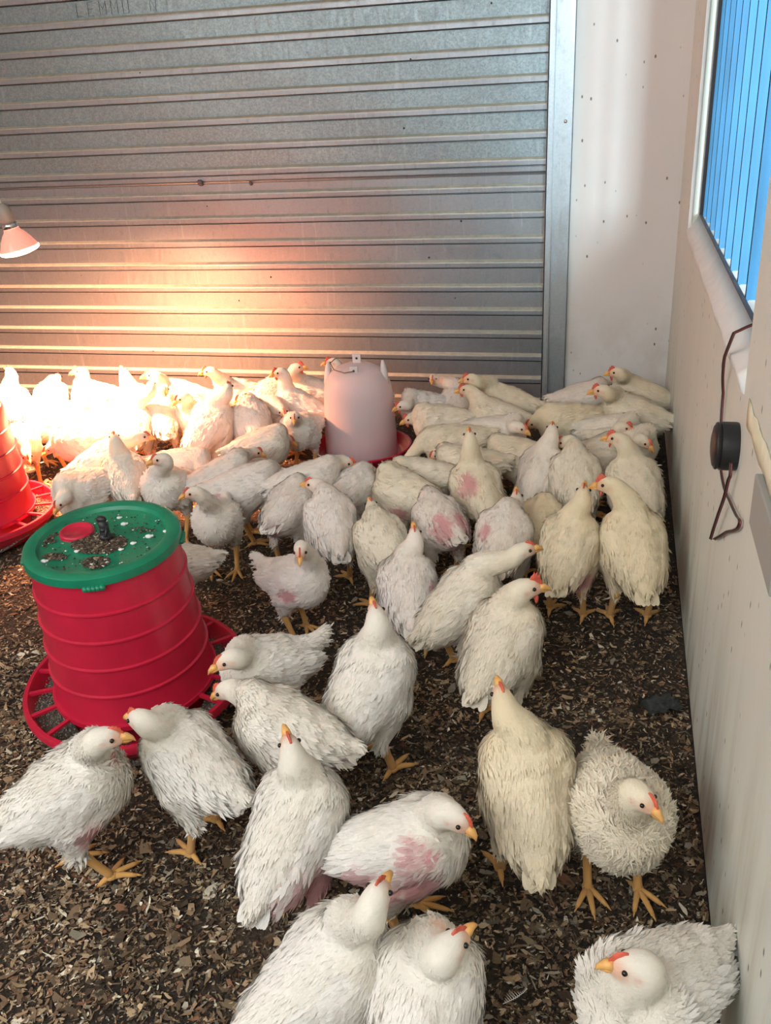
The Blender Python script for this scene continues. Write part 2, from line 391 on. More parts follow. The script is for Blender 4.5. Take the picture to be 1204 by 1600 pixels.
# ------------------------------------------------------------ tube feeders
def axis_frame(nv):
    nv = Vector(nv).normalized(); e1 = (Vector((1, 0, 0)) - nv*nv.x).normalized(); e2 = nv.cross(e1)
    return Matrix((e1, e2, nv)).transposed()
def feeder(loc, tilt, label, rot=0.0, top=False):
    root = empty('feeder', loc); root.rotation_euler = (axis_frame(tilt) @ Matrix.Rotation(rot, 3, 'Z')).to_euler()
    tag(root, label, 'feeder', 'red tube feeders')
    # barrel with raised hoops
    prof = [(.150, .070), (.1655, .072), (.1655, .076), (.1605, .084)]
    z = .086; rr = lambda z: .1605 - (z-.084)/(.385-.084)*.0205
    for zr in (.145, .205, .265, .325):
        prof += [(rr(zr)-.0005, zr-.004), (rr(zr)+.0028, zr-.001), (rr(zr)+.0028, zr+.002), (rr(zr)-.0014, zr+.004)]
    prof += ([(.1395, .380), (.136, .388), (.128, .392), (.0, .392), (.0, .386), (.13, .380)] if top else [(.1395, .385), (.136, .385)]) + [(.148, .09), (.150, .070)]
    MB().lathe(prof, 96).build('barrel', M['red'], root)
    autosmooth(root.children[-1], 30)
    # bowl of the pan
    p = MB().lathe([(.0, .006), (.17, .006), (.185, .012), (.212, .045), (.222, .060), (.2265, .062), (.2265, .074), (.2235, .078), (.216, .078), (.213, .074), (.207, .050), (.182, .018), (.168, .012), (.0, .012)], 96)
    po = p.build('pan', M['red'], root); autosmooth(po, 40)
    g = MB().lathe([(.1665, .070), (.1665, .080), (.158, .080), (.158, .070)], 96, close=True)
    for k in range(18):
        a = k/18*2*math.pi+.1; ca, sa = math.cos(a), math.sin(a)
        w2 = .0042
        V = []
        for r_, zz in ((.162, .078), (.2165, .076)):
            for s1 in (-1, 1):
                for dz in (-.006, 0): V.append((r_*ca-s1*w2*sa, r_*sa+s1*w2*ca, zz+dz))
        g.add(V, [(0, 1, 3, 2), (4, 6, 7, 5), (1, 5, 7, 3), (0, 2, 6, 4), (0, 4, 5, 1), (2, 3, 7, 6)])
    g.build('grill', M['red'], root, False)
    return root
f1 = feeder((-.927, 1.419, .0), (.004, -.082, 1), 'red barrel feeder with green lid standing nearest the camera')
f2 = feeder((-1.808, 2.112, .0), (.01, -.03, 1), 'red barrel feeder cut off by the left edge of the photo, behind the green-lidded one', .3, True)
def lid(root, dirty=True):
    pr = [(.0, .398), (.112, .398), (.118, .400), (.1215, .4065), (.128, .409), (.141, .4085), (.1465, .4045), (.1475, .398), (.1475, .389), (.1425, .387), (.1405, .389), (.0, .389)]
    l = MB().lathe(pr, 96)
    for a in (-1.2, .35, 2.5, -2.7):
        for da in np.linspace(-.1, .1, 5):
            t = a+da; pass
            c, s_ = .1475*math.cos(t), .1475*math.sin(t)
            l.ball((c, s_, .386), .0065, 8, 6, (1, 1, .9))
    lo = l.build('lid', M['green'], root); autosmooth(lo, 40); lo['label'] = 'dark green lid'
    h = MB().lathe([(.0, .4035), (.026, .4035), (.0275, .406), (.031, .406), (.033, .4035), (.0335, .398)], 48, (-.066, .020, 0))
    ho = h.build('hatch', M['red'], lo); ho['label'] = 'round red filler hatch'
    k = MB(); 
    pts = [(.004, .006, .396), (.003, .008, .412), (.001, .012, .424), (-.001, .010, .436)]
    k.tube(pts, [.013, .009, .0095, .008], 12)
    k.ball((.005, .004, .405), .012, 12, 8, (1.2, 1, .8)); k.ball((-.002, .014, .437), .0095, 12, 8, (1.1, .8, .8)); k.ball((.004, .008, .421), .010, 10, 8, (.8, 1.2, .6))
    k.tube([(.0, .0, .404), (.012, -.005, .412), (.008, .012, .428), (-.006, .014, .426)], .003, 8)
    ko = k.build('knob', M['black'], lo); ko['label'] = 'black knotted rubber grip'
    return lo
lid(f1)
# crumbs, litter and droppings lying on the green lid
Mlid = f1.matrix_basis.copy()
f1m = Matrix.Translation(f1.location) @ f1.rotation_euler.to_matrix().to_4x4()
r = np.random.default_rng(11); V = []; F = []; C_ = []
def crumbs(cx, cy, rx, ry, n, zt=.399, zmax=.004, white=.03, size=.0035):
    for _ in range(n):
        a = r.uniform(0, 6.28); d = math.sqrt(r.random()); x = cx+rx*d*math.cos(a); y = cy+ry*d*math.sin(a)
        if math.hypot(x, y) > .117: continue
        s_ = size*r.uniform(.35, 1.2); z = zt+zmax*(1-d)*r.random(); b = len(V)
        t = r.uniform(0, 6.28); ct, st_ = math.cos(t), math.sin(t); w_ = r.uniform(.3, 1)
        for (u, v, q) in ((-1, -w_, 0), (1, -w_, 0), (1, w_, 0), (-1, w_, 0), (-.6, -.6*w_, 1), (.6, -.6*w_, 1), (.6, .6*w_, 1), (-.6, .6*w_, 1)):
            V.append((x+s_*(u*ct-v*st_), y+s_*(u*st_+v*ct), z+q*s_*.6))
        for f in ((4, 5, 6, 7), (0, 1, 5, 4), (1, 2, 6, 5), (2, 3, 7, 6), (3, 0, 4, 7)): F.append([b+k for k in f])
        c = (.75, .75, .7) if r.random() < white else [(.05, .035, .025), (.10, .07, .05), (.17, .12, .08), (.3, .24, .15)][r.choice(4, p=[.4, .35, .18, .07])]
        C_.extend([c]*8)
crumbs(-.002, -.012, .055, .036, 1100, zmax=.007, size=.003); crumbs(.027, -.075, .026, .020, 260, size=.003, white=.08); crumbs(-.062, -.068, .024, .009, 200, zmax=.008, size=.003)
crumbs(0, 0, .117, .117, 330, zmax=.001, white=.15, size=.0018); crumbs(-.105, -.01, .014, .03, 60, size=.003); crumbs(.06, .045, .03, .012, 50, size=.002)
o = obj('litter_debris', mesh_np('litter_debris', V, np.array(F), np.array(C_), False), M['chips'], None, False); o.matrix_world = f1m
tag(o, 'brown litter crumbs lying on the green feeder lid', 'debris', kind='stuff')
for (x, y, s_, lb) in ((.084, .024, .006, 'largest white dropping on the right half of the green lid'), (-.074, -.086, .0055, 'white dropping on the green lid at its front left rim'), (.108, .046, .0042, 'white dropping on the green lid nearest its right rim'), (-.010, .084, .004, 'small white dropping on the green lid nearest its back rim'), (.065, -.004, .0045, 'small white dropping on the green lid just below the largest one'), (.012, .062, .0055, 'white dropping on the green lid just behind the black grip'), (.052, -.028, .004, 'tiny white dropping on the green lid right of the litter heap'), (-.030, -.045, .0042, 'tiny white dropping on the green lid in front of the red hatch')):
    d = MB(); d.ball((x, y, .4), s_, 10, 8, (1.2, .9, .6)); d.ball((x+s_*.9, y+s_*.5, .4), s_*.6, 8, 6, (1, 1, .6))
    o = d.build('dropping', M['plaster']); o.matrix_world = f1m
    tag(o, lb, 'dropping', 'white droppings on the green feeder lid')
# feed in the pans
for ff, lab in ((f1, 'grey feed crumbs in the pan of the green-lidded feeder'), (f2, 'feed crumbs in the pan of the feeder at the left edge')):
    n = 5200; a = r.uniform(0, 2*np.pi, n); d = r.uniform(.150, .212, n)
    z = .030+.012*np.sin(a*2+1)+.006*np.sin(a*7)+r.random(n)*.004+(d-.18)*.25
    s_ = r.uniform(.0012, .0028, n); t = r.uniform(0, 6.28, n)
    cx, cy = d*np.cos(a), d*np.sin(a)
    tet = np.array([(1, 0, 0), (-.5, .87, 0), (-.5, -.87, 0), (0, 0, 1.1)])
    Vv = tet[None]*s_[:, None, None]; ct, st_ = np.cos(t)[:, None], np.sin(t)[:, None]
    Vv = np.stack([Vv[..., 0]*ct-Vv[..., 1]*st_+cx[:, None], Vv[..., 0]*st_+Vv[..., 1]*ct+cy[:, None], Vv[..., 2]+z[:, None]], -1).reshape(-1, 3)
    b = np.arange(n)[:, None]*4; Fv = np.concatenate([b+np.array(q) for q in ((0, 1, 3), (1, 2, 3), (2, 0, 3))])
    cc = np.array([(.34, .32, .28), (.22, .19, .15), (.5, .47, .4), (.3, .24, .15)])[r.choice(4, n)]
    nb = 96; th = np.arange(nb)/nb*2*np.pi; zb = .030+.012*np.sin(th*2+1)+.006*np.sin(th*7)
    ring = np.concatenate([np.stack([q*np.cos(th), q*np.sin(th), zb+(q-.18)*.25], -1) for q in (.146, .20, .213)])
    Fr = np.array([(k*nb+j, k*nb+(j+1) % nb, (k+1)*nb+(j+1) % nb, (k+1)*nb+j) for k in range(2) for j in range(nb)])+len(Vv)
    o = obj('feed', mesh_np('feed', np.concatenate([Vv, ring]), [Fv, Fr], np.concatenate([np.repeat(cc, 4, 0), np.tile((.16, .145, .12), (len(ring), 1))]), False), M['feed'], None, False)
    o.matrix_world = Matrix.Translation(ff.location) @ ff.rotation_euler.to_matrix().to_4x4()
    tag(o, lab, 'feed', kind='stuff')

# ------------------------------------------------------------ jar drinker
DX, DY = -.825, 2.84
dr = empty('drinker', (DX, DY, 0)); dr.rotation_euler = (0, 0, .12)
tag(dr, 'translucent white bell drinker with pinkish water on a red trough', 'drinker')
t = NT('milky_plastic'); t.b.inputs['Base Color'].default_value = (.88, .76, .77, 1); t.b.inputs['Roughness'].default_value = .35
t.b.inputs['Transmission Weight'].default_value = .35; t.b.inputs['Subsurface Weight'].default_value = .25; t.b.inputs['Subsurface Radius'].default_value = (.03, .015, .015); t.b.inputs['IOR'].default_value = 1.2
M['milk'] = t.m
t = NT('pink_water'); t.b.inputs['Base Color'].default_value = (.55, .16, .30, 1); t.b.inputs['Roughness'].default_value = .3; t.b.inputs['Subsurface Weight'].default_value = .2
M['water'] = t.m
sp = MB().lathe([(0, .010), (.13, .010), (.150, .016), (.168, .045), (.173, .052), (.169, .055), (.160, .050), (.146, .022), (.13, .018), (0, .018)], 72)
sp.build('trough', M['red'], dr)
jp = [(.120, .020), (.1225, .030), (.1215, .10), (.118, .17), (.1145, .235), (.111, .262), (.102, .288), (.088, .308), (.068, .322), (.045, .331), (.020, .3345), (0, .335)]
MB().lathe(jp, 72).build('jar', M['milk'], dr)
ji = dr.children[-1]; sm = ji.modifiers.new('wall', 'SOLIDIFY'); sm.thickness = .0025; sm.offset = -1
MB().lathe([(0, .022), (.1175, .022), (.1185, .075), (.117, .080), (0, .080)], 72).build('water', M['water'], dr)
M['lug'] = simple('lug_plastic', (.72, .66, .64), .4)
for (a, z0, h, r0) in ((math.pi+.05, .285, .058, .098), (-.15, .288, .060, .094)):
    e = MB(); c, s_ = math.cos(a), math.sin(a)
    e.tube([(c*r0*1.03, s_*r0*1.03, z0-.02), (c*r0, s_*r0, z0+.01), (c*r0*.97, s_*r0*.97, z0+h*.7), (c*r0*.95, s_*r0*.95, z0+h)], [.012, .012, .009, .004], 10)
    e.build('ear', M['lug'], dr)
for (y0, zz) in ((.012, .328), (-.062, .306)):
    l = MB().box((-.014, y0-.004, zz-.02), (.014, y0+.004, zz+.036))
    l.build('lug', M['lug'], dr, False, .003)
    MB().ball((.0, y0-.0045, zz+.022), .004, sc3=(1, .3, 1)).build('lug_hole', M['black'], dr.children[-1])
hp = [(.004, -.068, .328), (-.03, -.072, .324), (-.065, -.062, .332), (-.082, -.03, .345), (-.07, 0, .352), (-.04, .012, .352), (-.004, .018, .350)]
MB().tube(hp, .0018, 6).build('wire_handle', M['wire'], dr)

# ------------------------------------------------------------ heat lamp
LX, LY, LZ = -1.809, 2.579, .745
hl = empty('heat_lamp', (LX, LY, LZ)); hl.rotation_euler = (.10, -.16, 0)
tag(hl, 'glowing red infrared bulb hanging on a white cable above the chickens', 'lamp')
t = NT('bulb_glass'); t.b.inputs['Base Color'].default_value = (.9, .45, .36, 1); t.b.inputs['Roughness'].default_value = .15
t.b.inputs['Emission Color'].default_value = (1, .33, .22, 1); t.b.inputs['Emission Strength'].default_value = .55; M['glass'] = t.m
t = NT('bulb_face'); t.b.inputs['Base Color'].default_value = (.9, .5, .4, 1)
t.b.inputs['Emission Color'].default_value = (1, .55, .38, 1); t.b.inputs['Emission Strength'].default_value = 6; M['face'] = t.m
MB().lathe([(.061, .006), (.058, .016), (.046, .040), (.034, .058), (.026, .066), (.023, .074)], 48).build('bulb', M['glass'], hl)
fc = MB().lathe([(.0, -.008), (.03, -.006), (.052, -.001), (.0605, .004), (.0615, .009), (.060, .013)], 48).build('bulb_face', M['face'], hl); fc['label'] = 'glowing rim and face of the bulb'
MB().lathe([(.021, .072), (.024, .078), (.024, .088), (.018, .092)], 32).build('cap', M['chrome'], hl)
MB().lathe([(.0, .090), (.020, .090), (.023, .098), (.021, .132), (.014, .146), (.006, .150), (0, .150)], 32).build('holder', M['holder'], hl)
MB().tube([(0, 0, .148), (-.012, .014, .175), (-.036, .05, .22), (-.058, .085, .29), (-.07, .10, .42), (-.06, .10, .8), (-.04, .08, 1.3), (-.02, .05, 1.84)], .0035, 8).build('cable', M['cablew'], hl)
sl = bpy.data.lights.new('heat_lamp_beam', 'SPOT'); sl.energy = 740; sl.color = (1.0, .38, .18); sl.spot_size = math.radians(160); sl.spot_blend = 1.0; sl.shadow_soft_size = .05
so = link(bpy.data.objects.new('heat_lamp_beam', sl)); so.location = (LX+.003, LY+.002, LZ-.02)
so.rotation_euler = (Vector((-1.93, 2.76, 0)) - Vector((LX, LY, LZ))).to_track_quat('-Z', 'Y').to_euler()

# ------------------------------------------------------------ things on the right wall
xw = XW
fan = empty('siren', (xw, 1.37, .640)); tag(fan, 'round black sounder fixed to the white right wall', 'siren')
def on_wall(mb): 
    return mb
c = MB()
prof = [(0, .0), (.0355, .0), (.0365, .003), (.0365, .0245), (.034, .0255), (.0345, .0265), (.036, .030), (.0345, .032), (.0, .032)]
c.lathe(prof, 48); me = c.mesh('body'); me.transform(Matrix.Rotation(-math.pi/2, 4, 'Y')); ob = obj('body', me, M['black'], fan); autosmooth(ob, 35)
c = MB().lathe([(.0335, .031), (.030, .0345), (.018, .037), (0, .038)], 40); me = c.mesh('dome'); me.transform(Matrix.Rotation(-math.pi/2, 4, 'Y')); obj('dome', me, M['black'], fan)
def wallpts(p, off): return [(xw-off, y, z) for y, z in p]
P1 = [(1.374, .824), (1.396, .810), (1.435, .785), (1.522, .722), (1.564, .677), (1.558, .626), (1.525, .58), (1.488, .556), (1.412, .551), (1.345, .562), (1.262, .576), (1.222, .586), (1.226, .574), (1.265, .550), (1.334, .514), (1.405, .472), (1.471, .434)]
P2 = [(1.471, .434), (1.440, .472), (1.40, .517), (1.36, .560), (1.336, .598), (1.322, .612), (1.330, .628)]
def smoothpts(P, n=6):
    P = np.array(P, float); out = []
    for i in range(len(P)-1):
        p0 = P[max(i-1, 0)]; p1 = P[i]; p2 = P[i+1]; p3 = P[min(i+2, len(P)-1)]
        for t in np.arange(n)/n:
            out.append(.5*((2*p1)+(-p0+p2)*t+(2*p0-5*p1+4*p2-p3)*t*t+(-p0+3*p1-3*p2+p3)*t**3))
    out.append(P[-1]); return np.array(out)
wr = empty('cable', (xw, 1.33, .6)); tag(wr, 'thin twin red and black wire looping on the right wall below the window', 'wire')
for nm, off, mat, dy in (('red_strand', .0045, 'wire_red', .0), ('black_strand', .0065, 'wire_black', .0032)):
    q = MB()
    for PP in (P1, P2):
        sp_ = smoothpts(PP); q.tube([(xw-off-(.006 if PP is P2 else 0)-.012*max(0, min(1, (z-.66)/.08))+(.026*max(0, (9-i_)/9) if PP is P1 else 0), y+dy, z) for i_, (y, z) in enumerate(sp_)], .0014, 7)
    o = q.build(nm, M[mat], wr); o.matrix_parent_inverse = Matrix.Translation(wr.location).inverted()
th = [(1.50, .752), (1.52, .69), (1.50, .64)]
pb = empty('wall_box', (xw, 1.03, .665)); tag(pb, 'grey casing at the right edge of the photo taped to the right wall', 'box')
o = MB().box((xw-.010, .93, .632), (xw, 1.118, .700)).build('casing', M['greybox'], pb, False, .002); o.matrix_parent_inverse = Matrix.Translation(pb.location).inverted()
tp = MB(); 
n = 14; V = []; 
for i in range(n):
    y = .92+(1.30-.92)*i/(n-1)
    for j, zz in enumerate(((.700+.010*math.sin(i*1.3)*.3), (.712), (.735+.003*math.sin(i*2.1)))):
        V.append((xw-.0012-.0010*math.sin(i*1.7+j)**2, y, zz))
tp.add(V, [(i*3+j, i*3+j+1, (i+1)*3+j+1, (i+1)*3+j) for i in range(n-1) for j in range(2)])
o = tp.build('tape_strip', M['tape'], None); tag(o, 'strip of cream masking tape on the right wall above the grey casing', 'tape'); m_ = o.modifiers.new('t', 'SOLIDIFY'); m_.thickness = .001

# litter odds and ends
s = MB(); r2 = np.random.default_rng(5); n = 9; V = []
for i in range(n):
    for j in range(n):
        u, v = i/(n-1)-.5, j/(n-1)-.5; V.append((u*.075, v*.055, .008+.012*abs(math.sin(u*9+v*4))*(1-abs(u)*1.3)+r2.random()*.006))
s.add(V, [(i*n+j, (i+1)*n+j, (i+1)*n+j+1, i*n+j+1) for i in range(n-1) for j in range(n-1)])
o = s.build('plastic_scrap', M['bag']); o.location = (.128, 1.575, 0); o.rotation_euler = (0, 0, .5); m_ = o.modifiers.new('t', 'SOLIDIFY'); m_.thickness = .0015
tag(o, 'crumpled black plastic scrap on the litter against the right wall', 'scrap')
q = MB(); 
sp_ = smoothpts([(0, 0, .006), (.012, .006, .010), (.024, .016, .012), (.030, .028, .008)], 5); q.tube(sp_, .0006, 5)
for i, p in enumerate(sp_[2:]):
    for sgn in (-1, 1):
        l = .006*math.sin(min(1, i/8)*2.6+.3)
        q.tube([p, p+np.array([-.4*l+sgn*l*.9, -sgn*l*.6+l*.5, .001])], [.0007, .0002], 4, False)
o = q.build('loose_feather', M['quill']); o.location = (-.100, .862, 0); tag(o, 'single small white feather dropped on the litter', 'feather')

# ------------------------------------------------------------ chickens
def sd_ell(P, c, r, Rm=None):
    q = P - c
    if Rm is not None: q = q @ Rm
    k0 = np.linalg.norm(q/r, axis=-1); k1 = np.linalg.norm(q/(r*r), axis=-1)+1e-9
    return k0*(k0-1)/k1
def sd_cone(P, a, b, ra, rb):
    ab = b-a; t = np.clip(((P-a) @ ab)/(ab @ ab+1e-12), 0, 1)
    return np.linalg.norm(P-a-t[..., None]*ab, axis=-1) - (ra+(rb-ra)*t)
def smin(a, b, k):
    h = np.clip(.5+.5*(b-a)/k, 0, 1); return b*(1-h)+a*h-k*h*(1-h)
def surface_nets(D, lo, h):
    S = D < 0; nx, ny, nz = D.shape
    cs = np.zeros((nx-1, ny-1, nz-1), int)
    acc = np.zeros((nx-1, ny-1, nz-1, 3)); cnt = np.zeros((nx-1, ny-1, nz-1))
    corners = [(i, j, k) for i in (0, 1) for j in (0, 1) for k in (0, 1)]
    def sub(A, c): return A[c[0]:nx-1+c[0], c[1]:ny-1+c[1], c[2]:nz-1+c[2]]
    for c in corners:
        for ax in range(3):
            if c[ax] == 0:
                d = list(c); d[ax] = 1; A, B = sub(D, c), sub(D, d); m = (A < 0) != (B < 0)
                t = np.where(m, A/(A-B+1e-12), 0)
                for a2 in range(3): acc[..., a2] += np.where(m, c[a2]+(t if a2 == ax else 0), 0)
                cnt += m
    act = cnt > 0; idx = np.full(act.shape, -1); idx[act] = np.arange(act.sum())
    ijk = np.argwhere(act); V = (ijk + acc[act]/cnt[act][:, None])*h + lo
    F = []
    for ax in range(3):
        o1, o2 = [(1, 2), (2, 0), (0, 1)][ax]
        s0 = [slice(1, -1)]*3; 
        A = [slice(1, None)]*3; 
        a0 = [slice(1, n-1) for n in D.shape]; a0[ax] = slice(0, D.shape[ax]-1); a1 = list(a0); a1[ax] = slice(1, D.shape[ax])
        e0 = S[tuple(a0)]; e1 = S[tuple(a1)]
        for sgn in (0, 1):
            m = (e0 & ~e1) if sgn == 0 else (~e0 & e1)
            q = np.argwhere(m); q = q + np.array([0 if a == ax else 1 for a in range(3)])
            if not len(q): continue
            def at(d1, d2):
                p = q.copy(); p[:, o1] -= d1; p[:, o2] -= d2; return idx[p[:, 0], p[:, 1], p[:, 2]]
            f = np.stack([at(1, 1), at(0, 1), at(0, 0), at(1, 0)], -1)
            F.append(f if sgn == 0 else f[:, ::-1])
    return V, np.concatenate(F)
def rotm(yaw, pitch):      # columns: forward, left, up
    cy, sy, cp, sp_ = math.cos(yaw), math.sin(yaw), math.cos(pitch), math.sin(pitch)
    f = np.array([cy*cp, sy*cp, sp_]); l = np.array([-sy, cy, 0]); return np.stack([f, l, np.cross(f, l)], 1)
def bez(p0, p1, p2, p3, n):
    t = np.linspace(0, 1, n)[:, None]; return (1-t)**3*p0+3*(1-t)**2*t*p1+3*(1-t)*t*t*p2+t**3*p3
def hash3(P, s):
    return np.sin(P[:, 0]*s+1.3*np.sin(P[:, 1]*s*.9)+2)*np.sin(P[:, 1]*s*1.1+np.sin(P[:, 2]*s))*np.sin(P[:, 2]*s*.8+np.sin(P[:, 0]*s*1.2))
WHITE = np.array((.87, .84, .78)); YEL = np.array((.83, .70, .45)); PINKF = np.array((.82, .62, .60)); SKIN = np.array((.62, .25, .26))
FACE = np.array((.80, .42, .26)); LEG = np.array((.74, .40, .12))
def chicken(spec, label, detail):
    key, x, y, hd, s, pit, hl, byaw, bp, op = spec
    r = np.random.default_rng(abs(hash(key)) % 1000 if False else sum(ord(c)*(i*7+3) for i, c in enumerate(key)))
    pr = math.radians(pit); Rb = rotm(0, pr); c0 = np.array([0, 0, .165])
    B = lambda p: (Rb @ np.array(p, float)) + c0
    Hc = np.array(hl, float); yaw = math.radians(byaw); bpr = math.radians(bp)
    Rh = rotm(yaw, bpr); fl = op.get('fluff', 0)
    nb = B((.052, 0, .030)); lr = 1 if r.random() < .5 else -1
    back = Hc - Rh[:, 0]*.013 - Rh[:, 2]*.004
    d = np.linalg.norm(back-nb)
    p1 = nb + Rb @ np.array([.55, 0, .85])*d*.35; p2 = back - (Rh[:, 0]*.30+Rh[:, 2]*.55+np.array([0, 0, .35]))*d*.30
    if Hc[2] < .17: p2 = back - (Rh[:, 0]*.95+Rh[:, 2]*.1)*d*.33; p1 = nb+Rb @ np.array([.9, 0, .25])*d*.35
    neck = bez(nb, p1, p2, back, 8); nr = np.linspace(.036, .0175, 8)**1.0; nr = .0145+(.0285-.0145)*(1-np.linspace(0, 1, 8))**1.5
    stride = r.uniform(-.022, .022) if 'st' not in op else op['st']
    hips = {}; 
    for sg in (-1, 1):
        st = stride*sg; hips[sg] = (B((-.012, sg*.034, -.030)), np.array([-.022+st*.5, sg*.036, .078]), np.array([.004+st, sg*.037, .012]))
    h = .0055 if detail > 1 else (.0065 if detail else .008)
    lo = np.array([-.165, -.095, .055]); hi = np.array([.165, .095, .29])
    lo = np.minimum(lo, Hc-.045); hi = np.maximum(hi, Hc+.045); lo[2] = max(lo[2], .004)
    ax = [np.arange(lo[i], hi[i]+h, h) for i in range(3)]
    P = np.stack(np.meshgrid(*ax, indexing='ij'), -1)
    D = sd_ell(P, c0, np.array([.082, .058+fl*.010, .059+fl*.008]), Rb)
    D = smin(D, sd_ell(P, B((.038, 0, -.008)), np.array([.046, .051, .057]), Rb), .03)
    D = smin(D, sd_ell(P, B((-.060, 0, .006)), np.array([.042, .039, .038]), Rb), .03)
    up = .5 if op.get('tailup') else .12
    D = smin(D, sd_cone(P, B((-.075, 0, .014)), B((-.122, 0, .026+.07*up)), .026, .010), .026)
    for sg in (-1, 1):
        a, b, f = hips[sg]; D = smin(D, sd_cone(P, a, b+np.array([0, 0, .006]), .033, .0125), .020)
        sh = B((.036, sg*.040, .016)); D = smin(D, sd_ell(P, sh, np.array([.028, .019, .028]), Rb), .018)
    for i in range(7): D = smin(D, sd_cone(P, neck[i], neck[i+1], nr[i], nr[i+1]), .014)
    D = smin(D, sd_ell(P, Hc, np.array([.0220, .0150, .0170]), Rh), .009)
    D = smin(D, sd_ell(P, Hc+Rh @ np.array([.015, 0, -.003]), np.array([.0125, .0098, .0105]), Rh), .006)
    V, F = surface_nets(D, lo, h)
    # laplacian smoothing
    e = np.concatenate([F[:, [0, 1]], F[:, [1, 2]], F[:, [2, 3]], F[:, [3, 0]]]); 
    deg = np.bincount(e.ravel(), minlength=len(V)).astype(float)
    for _ in range(3):
        S = np.zeros_like(V)
        for k in range(3):
            S[:, k] = np.bincount(e[:, 0], V[e[:, 1], k], len(V)) + np.bincount(e[:, 1], V[e[:, 0], k], len(V))
        V = V*.45+.55*S/deg[:, None]
    def normals(V, F):
        n = np.cross(V[F[:, 2]]-V[F[:, 0]], V[F[:, 3]]-V[F[:, 1]]); N = np.zeros_like(V)
        for k in range(4):
            for c in range(3): N[:, c] += np.bincount(F[:, k], n[:, c], len(V))
        return N/(np.linalg.norm(N, axis=1)[:, None]+1e-12)
    N = normals(V, F)
    hdist = np.linalg.norm(V-Hc, axis=1); away = np.clip((hdist-.022)/.03, 0, 1)
    V = V + N*(away*(.0022*hash3(V+r.random(3), 75)+.0012*hash3(V, 170)))[:, None]
    NN = normals(V, F)
    ph = V-Hc; lf = ph @ Rh                       # head local coordinates
    yel = min(1, op.get('y', .08)*.75+.18*(x > -.55)*(y > 1.8)); pk = op.get('pink', 0)  # right rear birds: warm light of that corner painted in as extra yellow
    base = WHITE*(1-yel)+YEL*yel
    tone = np.clip(.5+.9*hash3(V+r.random(3)*.3, 28), 0, 1)[:, None]
    col = base*(1-.05*tone)*np.array([1, 1-.015*1, 1-.06])**tone
    under = np.clip((.12-V[:, 2])/.05, 0, 1)[:, None]*0
    col = col*(1-pk*.35)+PINKF*(pk*.35)  # pinkish plumage, and for some birds the lamp's pink cast painted in
    nk = np.exp(-((hdist-.03)/.035)**2)[:, None]*.30; col = col*(1-nk)+(col*np.array([.98, .93, .78]))*nk
    patches = list(op.get('patch', []))
    if pk and not patches: patches = [(-.04, .062*lr, .15, .016), (-.09, 0, .14, .018)]
    sk = np.zeros(len(V))
    for (a, b, c, rad) in patches:
        q = B((a*.82, b*.82, (c-.165)*.82)); dd = np.linalg.norm((V-q)/np.array([1.2, 1, 1]), axis=1)/rad+.35*hash3(V+a, 160)+.2*hash3(V, 320)
        sk = np.maximum(sk, np.clip((1.25-dd)*2.2, 0, 1))
    col = col*(1-sk[:, None]*.85)+SKIN*(sk[:, None]*.85)
    fm = np.clip((lf[:, 0]-.002)/.010, 0, 1)*np.clip(1-(np.abs(lf[:, 2]-.001)-.006)/.009, 0, 1)*(hdist < .045)
    ey = np.exp(-(((lf[:, 0]-.009)**2+(lf[:, 2]-.003)**2)/.008**2))*(hdist < .04)
    fm = np.clip(np.maximum(fm, ey*.75), 0, 1)[:, None]*op.get('face', .8); col = col*(1-fm)+FACE*fm
    ear = np.exp(-(((lf[:, 0]+.004)**2+(lf[:, 2]+.003)**2)/.0045**2))[:, None]*(hdist < .03)[:, None]*.6; col = col*(1-ear)+np.array((.72, .32, .24))*ear
    # legs: shank, hock and four toes, rooted inside the feathered thigh
    lg = MB(); lv0 = len(V)
    for sg in (-1, 1):
        a, b, f = hips[sg]
        lg.tube([b+np.array([.004, 0, .02]), b, b*.55+f*.45, f*.85+b*.15, f], [.0095, .0092, .0068, .0066, .0078], 9)
        lg.ball(b+np.array([-.002, 0, 0]), .0100, 9, 6); lg.ball(f, .0092, 9, 6, (1.1, 1, .75))
        yaw0 = r.uniform(-.25, .25)
        for ta, tl in ((0, .046), (.62, .038), (-.62, .038), (math.pi+.15*sg, .020)):
            t = ta+yaw0; dx, dy = math.cos(t), math.sin(t)
            lg.tube([f+np.array([0, 0, -.001]), f+np.array([dx*tl*.45, dy*tl*.45, -.001]), f+np.array([dx*tl*.8, dy*tl*.8, -.0045]), f+np.array([dx*tl, dy*tl, -.007])], [.0058, .0046, .0040, .0030], 7)
            lg.tube([f+np.array([dx*tl*.97, dy*tl*.97, -.0055]), f+np.array([dx*(tl+.009), dy*(tl+.009), -.0095])], [.0024, .0006], 5)
    LV = np.concatenate(lg.V); LF4 = np.concatenate(lg.F4)+lv0; LF3 = np.concatenate(lg.F3)+lv0
    lcol = np.tile(LEG, (len(LV), 1))*r.uniform(.85, 1.1)*(1-.12*np.sin(LV[:, 2:3]*900)**2)
    # feather tips: narrow curved blades laid from breast to tail, only on the plumage
    nf = {0: 1300, 1: 3000, 2: 9000}[detail]; nf = int(nf*(1+.9*fl))
    fn = np.cross(V[F[:, 2]]-V[F[:, 0]], V[F[:, 3]]-V[F[:, 1]]); ar = np.linalg.norm(fn, axis=1)
    cen = V[F].mean(1); wgt = ar*(np.linalg.norm(cen-Hc, axis=1) > .030)*(1-.75*(sk[F].mean(1) > .35)); wgt /= wgt.sum()
    pick = r.choice(len(F), nf, p=wgt); uv = r.random((nf, 2)); q = V[F[pick]]
